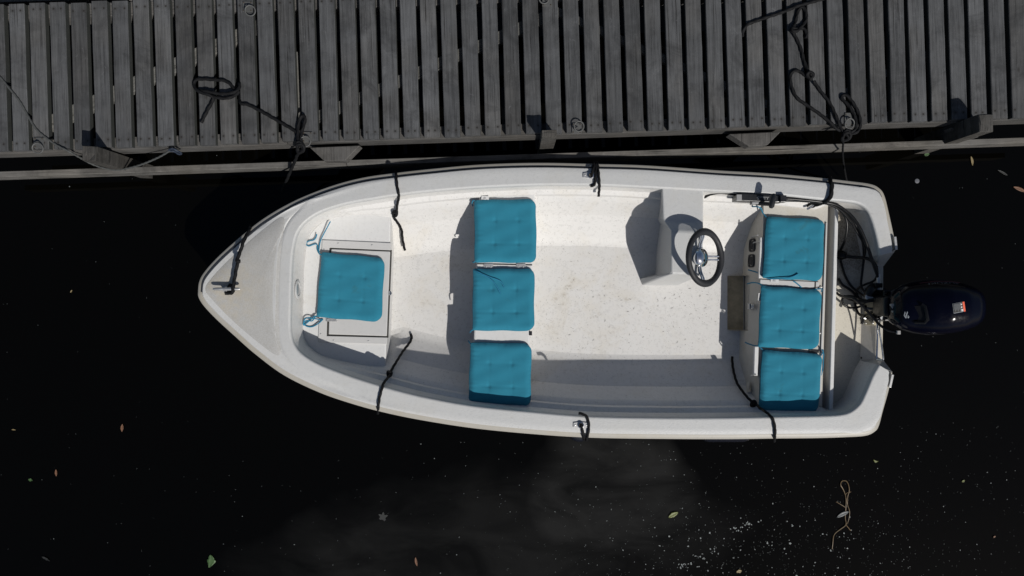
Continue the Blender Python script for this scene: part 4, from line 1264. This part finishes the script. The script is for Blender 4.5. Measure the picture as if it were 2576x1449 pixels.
# padlock on the aft seat's hasp
p, nn = front_pt(1889, 771)
pd = thing("padlock", p, "small grey padlock hanging on the front of the aft seat locker", "padlock")
u = Vector((0, 1, 0)); v = nn.cross(u).normalized()
if v.x > 0: v = -v
R = Matrix((v, u, nn)).transposed()
c = p + nn * .012
mb = MB(); mb.box(c, (.034, .040, .018), R); mb.build("lock_body", M['steel'], pd, smooth=0, bevel=.003, loc=c)
pts = [c - v * .016 + u * .012, c - v * .034 + u * .012, c - v * .041, c - v * .034 - u * .012, c - v * .016 - u * .012]
MB().tube(catmull([tuple(k) for k in pts], 4), .0036, 8).build("shackle", M['chrome'], pd)
mb = MB(); c2 = c - v * .043 - nn * .006; mb.box(c2, (.022, .034, .007), R); mb.build("hasp", M['steel'], pd, smooth=0, bevel=.002, loc=c2)

# ------------------------------------------------------------------ outboard motor
om = thing("outboard_motor", W(2230, 770, .38), "dark navy outboard motor clamped to the boat's stern", "outboard motor")
x0c, x1c = W(2246, 770, .70).x, W(2466, 772, .72).x
L = x1c - x0c
def cen(t): return W(0, 774 - 2 * t, .72).y
def hw(t):  # half width along the cowl
    a = np.interp(t, [0, .04, .12, .25, .42, .6, .75, .88, .96, 1.0], [.070, .105, .134, .155, .168, .165, .152, .130, .105, .062])
    return float(a)
def ztop(t):
    return float(np.interp(t, [0, .05, .12, .2, .32, .5, .7, .86, .95, 1.0], [.73, .78, .80, .815, .865, .895, .89, .86, .82, .75]))
ZBOT = .56
def zsurf(x, y):
    t = (x - x0c) / L; t = min(max(t, .002), .998)
    d = min(abs(y - cen(t)) / hw(t), .999)
    n = 2.6
    return ZBOT + .12 + (ztop(t) - ZBOT - .12) * (1 - d ** n) ** (1 / n)
rings = []
NTS = 40
for j in range(NTS + 1):
    t = j / NTS
    tt = 0.5 - 0.5 * math.cos(math.pi * t)
    x = x0c + L * tt; w_ = hw(tt); zt_ = ztop(tt); zm = ZBOT + .12
    ring = []
    m_ = 36
    for k in range(m_):
        a = 2 * math.pi * k / m_
        ca, sa = math.cos(a), math.sin(a)
        n = 2.6
        f = 1.0 / (abs(ca) ** n + abs(sa) ** n) ** (1 / n)
        yy = cen(tt) + w_ * ca * f
        zz = zm + ((zt_ - zm) if sa > 0 else min(.16, .03 + w_ * .9)) * sa * f
        ring.append((x, yy, zz))
    rings.append(ring)
MB().loft(rings).build("cowl", M['navy'], om, smooth=60)
# seam between upper cowl and pan
pts = [Vector((x0c + L * tt, cen(tt) + s * (hw(tt) + .001), ZBOT + .115)) for s, rngt in ((1, np.linspace(.01, .99, 40)), (-1, np.linspace(.99, .01, 40))) for tt in rngt]
MB().tube(pts, .005, 6, closed=True).build("cowl_seam", M['motor_black'], om)
# recessed grip in the cowl top: dark raised bar with hollow
def on_cowl(px, py, dz=0.0):
    z = .85
    for _ in range(12):
        q = W(px, py, z); z = zsurf(q.x, q.y) + dz
    return W(px, py, z)
gq = [on_cowl(x, y, .0015) for x, y in ((2300, 770), (2328, 768), (2330, 806), (2306, 809))]
MB().loft([[k + Vector((0, 0, -.02)) for k in gq], gq]).build("grip_recess", M['motor_black'], om, smooth=0)
MB().tube([on_cowl(x, y, .008) for x, y in ((2318, 766), (2326, 771), (2330, 788), (2333, 804), (2325, 812), (2300, 811))], .010, 8).build("carry_grip", M['motor_black'], om)
# warning label: white border, black field, red band, three pictogram blocks and print lines
def decal(poly_px, name, mat, parent, dz):
    P = [on_cowl(x, y, dz) for x, y in poly_px]
    c = mean(P)
    return MB().loft([[p - Vector((0, 0, .0006)) for p in P], P]).build(name, mat, parent, smooth=0, loc=c)
def lab(u, v):      # label frame 0..1 -> picture measure
    a = np.array((2395.3, 764.3)); b = np.array((2425.0, 758.6)); d = np.array((2398.6, 788.8))
    q = a + (b - a) * u + (d - a) * v
    return (q[0], q[1])
def rect(u0, v0, u1, v1): return [lab(u0, v0), lab(u1, v0), lab(u1, v1), lab(u0, v1)]
lb = decal(rect(0, 0, 1, 1), "warning_label", M['silver_print'], om, .0025)
decal(rect(.04, .05, .84, .95), "label_field", M['gap'], lb, .0036)
decal(rect(.84, .0, 1, 1), "red_band", M['red_print'], lb, .0036)
for k, (va, vb) in enumerate(((.10, .34), (.40, .62))):
    decal([lab(.66, va), lab(.82, (va + vb) / 2), lab(.66, vb)], "warning_triangle", M['white_tag'], lb, .0047)
decal(rect(.66, .70, .82, .92), "booklet_symbol", M['white_tag'], lb, .0047)
for k in range(8):
    u0 = .08 + k * .07
    decal(rect(u0, .08, u0 + .035, .62 + .3 * ((k * 37) % 10) / 10), "print_line", M['grey_print'], lb, .0047)
# maker's emblem on the cowl front: two slanted bars and a hook
def em(pts): return [(2228.4 + x * .10741, 693.3 + y * .10741) for x, y in pts]
lg = decal(em([(440, 835), (455, 880), (430, 930), (470, 1000), (455, 1000), (412, 935)]), "emblem_stroke", M['silver_print'], om, .002)
decal(em([(495, 832), (510, 870), (478, 950), (478, 1000), (462, 985), (450, 945)]), "emblem_stroke", M['silver_print'], om, .002)
decal(em([(505, 935), (522, 925), (520, 965), (540, 950), (538, 985), (515, 1003), (500, 985)]), "emblem_stroke", M['silver_print'], om, .002)
# lettering on the cowl's port flank
cu = bpy.data.curves.new("txt", 'FONT'); cu.body = "SUZUKI"; cu.size = 1.0; cu.shear = 0.2
to = bpy.data.objects.new("txt", cu); COL.objects.link(to); bpy.context.view_layer.update()
me = bpy.data.meshes.new_from_object(to.evaluated_get(bpy.context.evaluated_depsgraph_get()))
bpy.data.objects.remove(to)
wtx = max(v.co.x for v in me.vertices)
base = Vector(om.location)
for v_ in me.vertices:
    uu = v_.co.x / wtx; vv = v_.co.y
    x = x0c + L * (.66 - .34 * uu)          # reads correctly from the port side
    tt = (x - x0c) / L
    y = cen(tt) + hw(tt) * (.93 - .085 * vv)
    v_.co = Vector((x, y, zsurf(x, y) + .0025)) - base
me.materials.append(M['dim_print'])
lo = bpy.data.objects.new("flank_lettering", me); COL.objects.link(lo); lo.parent = om
pts = [Vector((x0c + L * t, cen(t) + hw(t) * .955, zsurf(x0c + L * t, cen(t) + hw(t) * .955) + .001)) for t in np.linspace(.26, .70, 14)]
MB().tube(pts, .003, 5).build("red_stripe", M['dark_red_print'], om)
# pan front plate with bolts
for (x, y) in ((2244, 775), (2251, 806)):
    c = W(x, y, .70); n_ = Vector((-.75, 0, .65)).normalized()
    MB().lathe(c, n_, [(.016, -.004), (.016, .004), (.010, .006), (.009, .003), (.002, .003)], 14).build("pan_bolt", M['motor_black'], om, loc=c)
mb = MB(); q = [W(2240, 765, .705), W(2249, 764, .715), (W(2256, 785, .715)), W(2262, 812, .70), W(2254, 815, .69), W(2246, 786, .70)]
mb.loft([[k - Vector((0, 0, .02)) for k in q], q]); mb.build("front_plate", M['grey_plastic'], om, smooth=0, bevel=.002)
# clamp bracket, swivel, tilt tube, leg
c = W(2222, 770, .44)
mb = MB(); mb.box(W(2226, 768, .46), (.09, .20, .16)); mb.build("clamp_bracket", M['motor_black'], om, smooth=0, bevel=.01, loc=c)
for yy in (742, 802):
    mb = MB(); mb.box(W(2203, yy, .42), (.075, .035, .06)); mb.build("clamp_arm", M['motor_black'], om, smooth=0, bevel=.006, loc=W(2203, yy, .42))
mb = MB(); cc = W(2236, 770, .55); mb.box(cc, (.14, .13, .18)); mb.build("swivel_bracket", M['motor_black'], om, smooth=0, bevel=.02, loc=cc, segs=3)
a_, b2 = W(2209, 690, .42), W(2209, 815, .42)
MB().tube([a_, b2], .013, 14).build("tilt_tube", M['steel'], om)
c = W(2207, 718, .44); mb = MB(); mb.box(c, (.05, .03, .045)); mb.build("tube_nut", M['motor_black'], om, smooth=0, bevel=.005, loc=c)
for (x0_, y0_, x1_, y1_) in ((2174, 775, 2196, 777), (2171, 800, 2198, 800)):
    MB().tube([W(x0_, y0_, .40), W(x1_, y1_, .40)], .009, 8).build("clamp_screw", M['steel'], om)
c = W(2176, 775, .40); mb = MB(); mb.box(c, (.016, .042, .014)); mb.build("screw_handle", M['navy'], om, smooth=0, bevel=.003, loc=c)
c = W(2170, 804, .40); mb = MB(); mb.box(c, (.016, .062, .014), Matrix.Rotation(-.35, 3, 'Z')); mb.build("screw_handle", M['motor_black'], om, smooth=0, bevel=.003, loc=c)
MB().tube([W(2182, 800, .41), W(2192, 796, .46), W(2206, 797, .45)], [.012, .018, .020], 10).build("clamp_lever", M['motor_black'], om)
mb = MB(); q = [W(2213, 799, .52), W(2229, 789, .54), W(2236, 799, .54), W(2216, 804, .52)]
mb.loft([[k - Vector((0, 0, .003)) for k in q], q]); mb.build("white_plate", M['white_tag'], om, smooth=0)
MB().lathe(W(2185, 747, .44), (-.3, .1, 1), [(.024, 0), (.024, .02), (.016, .022), (.014, .012), (.002, .012)], 18).build("hose_collar", M['white_tag'], om, loc=W(2185, 747, .44))
MB().tube([W(2196, 722, .40), W(2188, 732, .44), W(2184, 745, .45)], [.03, .034, .03], 12).build("link_boot", M['motor_black'], om)
mb = MB()
lx = W(2330, 770, .6).x
mb.loft([[(lx - .10, cen(.3) - .05, z), (lx + .10, cen(.3) - .02, z), (lx + .10, cen(.3) + .02, z), (lx - .10, cen(.3) + .05, z)] for z in (-.35, .1, .58)])
mb.build("motor_leg", M['motor_black'], om, smooth=0, bevel=.015)
c = W(2259, 836, .60); mb = MB(); mb.box(c, (.022, .024, .02)); mb.build("cable_clip", M['grey_plastic'], om, smooth=0, bevel=.003, loc=c)

# ------------------------------------------------------------------ cables
GC = "black control cables at the stern"
def cable(pts, label, r=.0075):
    P3 = rope_pts(pts, 0)
    c = resample(catmull(P3, 8), .012)
    o = MB().tube([Vector(p) for p in c], r, 8).build("control_cable", M['cable'], None, smooth=60, loc=mean(P3))
    return tag(o, label, "cable", GC)
cable([(1768, 500, .36), (1778, 493, .40), (1792, 488, .44), (1815, 485.5, .46), (1850, 490, .47)], "black cable arching from the console to the throttle box", .008)
cable([(1970, 502, .50), (1995, 503, .49), (2030, 506, .475), (2070, 510, .465), (2093, 517, .46), (2115, 531, .45), (2127, 550, .44), (2130, 572, .42), (2126, 600, .38), (2119, 618, .33), (2111, 634, .27)], "black cable curving closest to the seat back down to the boot", .0085)
cable([(1970, 499, .495), (2010, 502, .49), (2060, 507, .48), (2098, 514, .475), (2122, 527, .475), (2146, 549, .475), (2163, 576, .475), (2175, 602, .47), (2184, 628, .46), (2192, 652, .45), (2202, 680, .43), (2209, 700, .42)], "thick black cable sweeping round the stern corner to the motor's tilt tube", .011)
cable([(1972, 505, .48), (2020, 506, .475), (2075, 512, .47), (2108, 525, .465), (2134, 551, .455), (2154, 582, .445), (2168, 607, .43), (2176, 628, .40), (2174, 642, .37), (2164, 648, .34), (2148, 646, .315), (2120, 641, .28)], "black cable bending back from the stern corner into the boot", .007)
cable([(2120, 643, .285), (2150, 646, .32), (2175, 648, .36), (2192, 655, .39), (2203, 668, .41), (2206, 690, .40), (2198, 706, .37), (2175, 716, .33), (2160, 724, .30), (2154, 735, .28), (2158, 748, .30), (2170, 755, .36), (2186, 757, .42)], "black cable from the boot looping inside the transom", .008)
cable([(2119, 646, .28), (2150, 649, .31), (2172, 650, .35), (2188, 656, .38), (2198, 667, .40), (2207, 672, .42)], "short black cable from the boot to the notch of the transom", .006)
cable([(2104, 737, .30), (2113, 744, .34), (2126, 747, .40), (2140, 748, .44), (2152, 754, .47), (2170, 771, .49), (2192, 795, .51), (2212, 817, .54), (2235, 831, .57), (2256, 835.5, .59)], "long black cable crossing the clamp to the motor's lower side", .0085)
cable([(2160, 748, .36), (2140, 745, .36), (2125, 746, .35), (2117.5, 753, .33), (2120, 764, .31), (2130, 772, .30), (2145, 775, .30), (2160, 772, .31), (2172, 764, .33), (2178, 758, .36)], "black cable coiled in a flat loop beside the clamp", .0078)
cable([(2122, 744, .36), (2140, 751, .38), (2160, 756.5, .41), (2180, 755, .45), (2205, 750, .50), (2230, 745, .56)], "black fuel hose running straight to the motor's front", .0075)
cable([(2125, 748, .35), (2150, 758, .39), (2175, 760, .46), (2200, 757, .48), (2232, 760, .56)], "black fuel hose running just below the straight one to the motor's front", .0075)
cable([(2098, 514, .43), (2120, 527, .41), (2143, 551, .39), (2160, 583, .36), (2170, 615, .34), (2172, 650, .33), (2168, 690, .33), (2166, 720, .35), (2180, 742, .42)], "black cable hanging lowest along the inside of the transom", .0075)
cable([(2114, 655, .275), (2124, 690, .27), (2138, 716, .27), (2158, 735, .29), (2180, 745, .36), (2205, 735, .44), (2232, 738, .55)], "black cable from under the boot to the motor's upper front corner", .008)
cable([(2108, 700, .268), (2118, 716, .27), (2136, 728, .275), (2150, 742, .28), (2150, 765, .28), (2160, 790, .29), (2178, 792, .36), (2205, 778, .46)], "black hose lying on the grimy well floor under the coiled cable", .009)
c = W(2112, 641, .26)
bt = MB().tube([W(2104, 641, .20), W(2110, 641.5, .24), W(2119, 642, .28), (W(2128, 643, .295))], [.036, .037, .030, .020], 14).build("cable_boot", M['cable'], boat, loc=c)

# ------------------------------------------------------------------ fenders hanging outside the lower gunwale
def fender(name, a, b, r, label):
    a, b = Vector(a), Vector(b)
    d = (b - a).normalized(); Lf = (b - a).length
    f = thing("fender", (a + b) / 2, label, "fender", "black fenders along the hull")
    MB().lathe(a, d, [(.012, -.03), (.02, -.01), (r * .62, .005), (r * .92, .03), (r, .06), (r, Lf - .06), (r * .92, Lf - .03), (r * .62, Lf - .005), (.02, Lf + .01), (.012, Lf + .03)], 24).build("fender_body", M['fender'], f)
    for e, s in ((a, -1), (b, 1)):
        MB().tube([e + d * s * .02, e + d * s * .045], .012, 8).build("fender_eye", M['fender'], f)
    return f
ya = W(0, 1111.5, .20).y + .10
fender("f", (W(1758, 0, .2).x, ya, .20), (W(1888, 0, .2).x, ya, .20), .10, "black glossy fender lying along the hull below the aft seat")
ya = W(0, 1107, .25).y + .085
fender("f", (W(1452, 0, .2).x, ya, .38), (W(1452, 0, .2).x + .01, ya + .01, -.05), .085, "black fender hanging upright under the lower oarlock socket")

# ------------------------------------------------------------------ bits floating on the water
ZWTR = 0.004
def leaf(px, py, length, width, rot, mat, label, curl=.15, jag=0.0, name="floating_leaf", seed=0, group="leaves floating on the water", cat="leaf"):
    c = W(px, py, ZWTR); r_ = random.Random(seed + int(px))
    n = 12; Lm = length * (H / F); Wm = width * (H / F)
    top = []; R = Matrix.Rotation(rot, 3, 'Z')
    rows = []
    for i in range(n + 1):
        t = i / n
        w = Wm / 2 * (math.sin(math.pi * min(max(t, .03), .97)) ** .75) * (1 + jag * r_.uniform(-1, 1))
        x = (t - .5) * Lm
        b = curl * Lm * .25 * math.sin(math.pi * t)
        row = []
        for k in (-1, -.5, 0, .5, 1):
            row.append(c + R @ Vector((x + jag * Lm * .04 * r_.uniform(-1, 1), b + w * k, .0008 + .0025 * abs(k) + .0015 * r_.random())))
        rows.append(row)
    mb = MB(); mb.grid(rows)
    o = mb.build(name, M[mat], None, smooth=60, loc=c)
    sol = o.modifiers.new("thick", 'SOLIDIFY'); sol.thickness = .0008
    return tag(o, label, cat, group)
leaf(142, 1189, 17, 6, 1.6, 'leaf_brown', "orange brown leaf floating alone at the left edge of the water")
leaf(77, 1207, 11, 6, -.2, 'leaf_green', "tiny green leaf scrap below and left of the orange brown leaf", jag=.4)
leaf(35, 1081, 11, 3, -.1, 'leaf_tan', "thin tan leaf sliver near the left edge of the picture")
leaf(308, 1076, 20, 6, 1.5, 'leaf_brown', "dull reddish leaf floating between the bow and the left edge", jag=.3)
leaf(180, 733, 8, 3.5, 1.0, 'leaf_tan', "pale yellow fleck level with the bow tip, left of the boat")
leaf(528, 1411, 32, 19, 1.45, 'leaf_green', "curled ragged green leaf, the largest, at the lower left", jag=.32, curl=-.5)
leaf(1047, 1412, 23, 6, 1.75, 'leaf_brown', "narrow pointed brown leaf at the bottom edge below the bow seat")
leaf(1693, 1295, 27, 12, .5, 'leaf_olive', "yellow green leaf among the pale specks below the boat", jag=.16)
leaf(2202, 1158, 13, 5, 2.8, 'leaf_olive', "small curled yellow leaf close below the stern corner", curl=.9)
leaf(2422, 1210, 9, 5, .5, 'leaf_olive', "small yellow petal near the right edge below the motor")
leaf(2443, 405, 24, 6, -1.4, 'leaf_tan', "slim tan leaf just under the jetty rail at the right")
leaf(2563, 477, 34, 9, -.4, 'leaf_brown', "brown pod-like leaf cut by the picture's right edge")
leaf(2520, 435, 28, 6, -.5, 'leaf_dim', "dim grey leaf drowned near the right edge under the rail", jag=.3)
leaf(115, 1405, 22, 5, -.5, 'leaf_dim', "dim grey sliver in the lower left corner", jag=.3)
leaf(2119, 1294, 34, 10, .45, 'leaf_grey', "grey wet leaf beside the dead twig")
leaf(2500, 1350, 8, 4, .6, 'leaf_brown', "tiny orange scrap in the lower right corner")
leaf(1858, 1437, 14, 8, .3, 'leaf_tan', "pale beige scrap at the bottom edge below the aft seat", jag=.35)
leaf(2330, 389, 14, 7, .2, 'leaf_green', "green sprout of weed at the foot of the right mooring post", jag=.5)
# drowned maple leaf: three lobes
c = W(963, 1301, .003); mb = MB()
lobes = []
for a in (0.4, 1.5, 2.5, 3.6, 5.3):
    lobes += [(a - .5, .026), (a - .22, .040), (a, .052 if a in (1.5, .4, 2.5) else .034), (a + .22, .040), (a + .5, .026)]
lobes.sort()
P = [c + Vector((math.cos(a) * r * .75, math.sin(a) * r * .75, 0)) for a, r in lobes]
mb.loft([P, [p + Vector((0, 0, .001)) for p in P]])
tag(mb.build("floating_leaf", M['leaf_dim'], None, smooth=0, loc=c), "dim lobed leaf drowned in the pale water below the bow seat", "leaf", "leaves floating on the water")
# pale disc near the stern
c = W(2306, 455.5, .003)
tag(MB().lathe(c, (0, 0, 1), [(.0165, 0), (.016, .002), (.012, .003), (.001, .0032)], 20).build("floating_disc", plain("dull_white_disc", (.10, .105, .12), .5), None, loc=c), "small pale round disc on the water between jetty and motor", "disc")
# dead twig: forked, one continuous stem with two side stems as parts
def tw(zx, zy): return ((2900 + zx / 4.14) / 1.4136, (1650 + zy / 4.14) / 1.4136)
c = W(2125, 1290, .004)
tr = thing("dead_twig", c, "dead tangled twig with a looped top floating at the lower right", "twig")
def twig(pts, r, name):
    P3 = [tuple(W(*tw(*p), .006)) for p in pts]
    P3 = [(a, b, .006 + .004 * math.sin(i * 1.7)) for i, (a, b, _) in enumerate(P3)]
    cc = resample(catmull(P3, 5), .012)
    MB().tube([Vector(p) for p in cc], r, 6).build(name, M['twig'], tr)
twig([(240, 1250), (250, 1120), (262, 1060), (300, 1010), (370, 950), (440, 890), (435, 800), (440, 700), (440, 600), (440, 500), (425, 420), (390, 350), (362, 310), (380, 255), (450, 250), (480, 310), (488, 390), (470, 480), (465, 600)], .0032, "stem")
twig([(465, 600), (490, 680), (495, 760), (470, 870), (440, 885), (480, 940), (515, 980)], .0027, "side_stem")
twig([(465, 600), (450, 540), (440, 440), (520, 410)], .0023, "side_stem")
twig([(300, 555), (360, 590), (440, 640)], .0023, "side_stem")

# pale scum specks: nobody could count them
sp = MB()
def speck(px, py, s):
    c = W(px, py, .003); n = rng.choice((4, 5, 5, 6)); a0 = rng.uniform(0, 6.28); el = rng.uniform(.45, 1.0)
    ro = rng.uniform(0, 6.28); r = s * H / F / 2
    P = []
    for k in range(n):
        a = a0 + 2 * math.pi * k / n; q = r * rng.uniform(.6, 1.15)
        x, y = q * math.cos(a), q * math.sin(a) * el
        P.append((c.x + x * math.cos(ro) - y * math.sin(ro), c.y + x * math.sin(ro) + y * math.cos(ro), .003 + rng.uniform(0, .001)))
    sp.cap(P)
def boat_hit(px, py):
    return 480 < px < 2262 and 400 < py < 1112
for _ in range(1550):
    if rng.random() < .62:
        px = rng.gauss(1930, 300); py = 1449 - abs(rng.gauss(0, 150))
    else:
        px = rng.uniform(560, 2560); py = rng.uniform(1060, 1449)
        if px < 1250 and rng.random() < .72: continue
    if boat_hit(px, py) or py > 1460 or px > 2600: continue
    s = 0.9 + rng.expovariate(1 / .6)
    if 1650 < px < 2150 and py > 1290 and rng.random() < .16: s += rng.uniform(1.0, 4.5)
    speck(px, py, min(s, 8))
for _ in range(330):
    px, py = rng.uniform(-10, 2590), rng.uniform(380, 1449)
    if boat_hit(px, py): continue
    speck(px, py, 1.0 + rng.expovariate(1 / .6))
for (cx_, cy_, k) in ((1880, 1322, 14), (1850, 1330, 10), (1800, 1385, 12), (1720, 1425, 16), (1760, 1400, 12), (1930, 1368, 6)):
    for _ in range(k): speck(cx_ + rng.gauss(0, 9), cy_ + rng.gauss(0, 5), rng.uniform(2, 6))
o = sp.build("floating_specks", M['foam'], None, smooth=0)
tag(o, "pale specks of scum scattered on the dark water", None, None, "stuff")

# dry bits lying on the boat's sole
bt = MB()
def sliver(px, py, z, L, w):
    c = W(px, py, z); a = rng.uniform(0, math.pi); d = Vector((math.cos(a), math.sin(a), 0)); n = Vector((-d.y, d.x, 0)); bend = rng.uniform(-.3, .3)
    P = [c - d * L / 2, c + n * (L * bend * .3 - w / 2), c + d * L / 2, c + n * (L * bend * .3 + w / 2)]
    bt.loft([P, [p + Vector((0, 0, .0015)) for p in P]])
for _ in range(120):
    u_ = rng.random()
    px = 1350 + 450 * math.sqrt(u_) if rng.random() < .7 else rng.uniform(1000, 1850)
    py = rng.uniform(632, 880)
    if 1183 < px < 1350 or (1605 < px < 1772 and py < 722): continue
    if 1822 < px < 1880 and 686 < py < 836: continue
    if px > 1845: continue
    sliver(px, py, .0805, rng.choice((.006, .008, .010, .014, .02)), rng.uniform(.0015, .0035))
sliver(1535, 903, .082, .04, .007); sliver(1470, 935, .095, .016, .005)
o = bt.build("dry_debris", M['dirt'], None, smooth=0)
tag(o, "dark dry bits scattered on the boat's floor", None, None, "stuff")
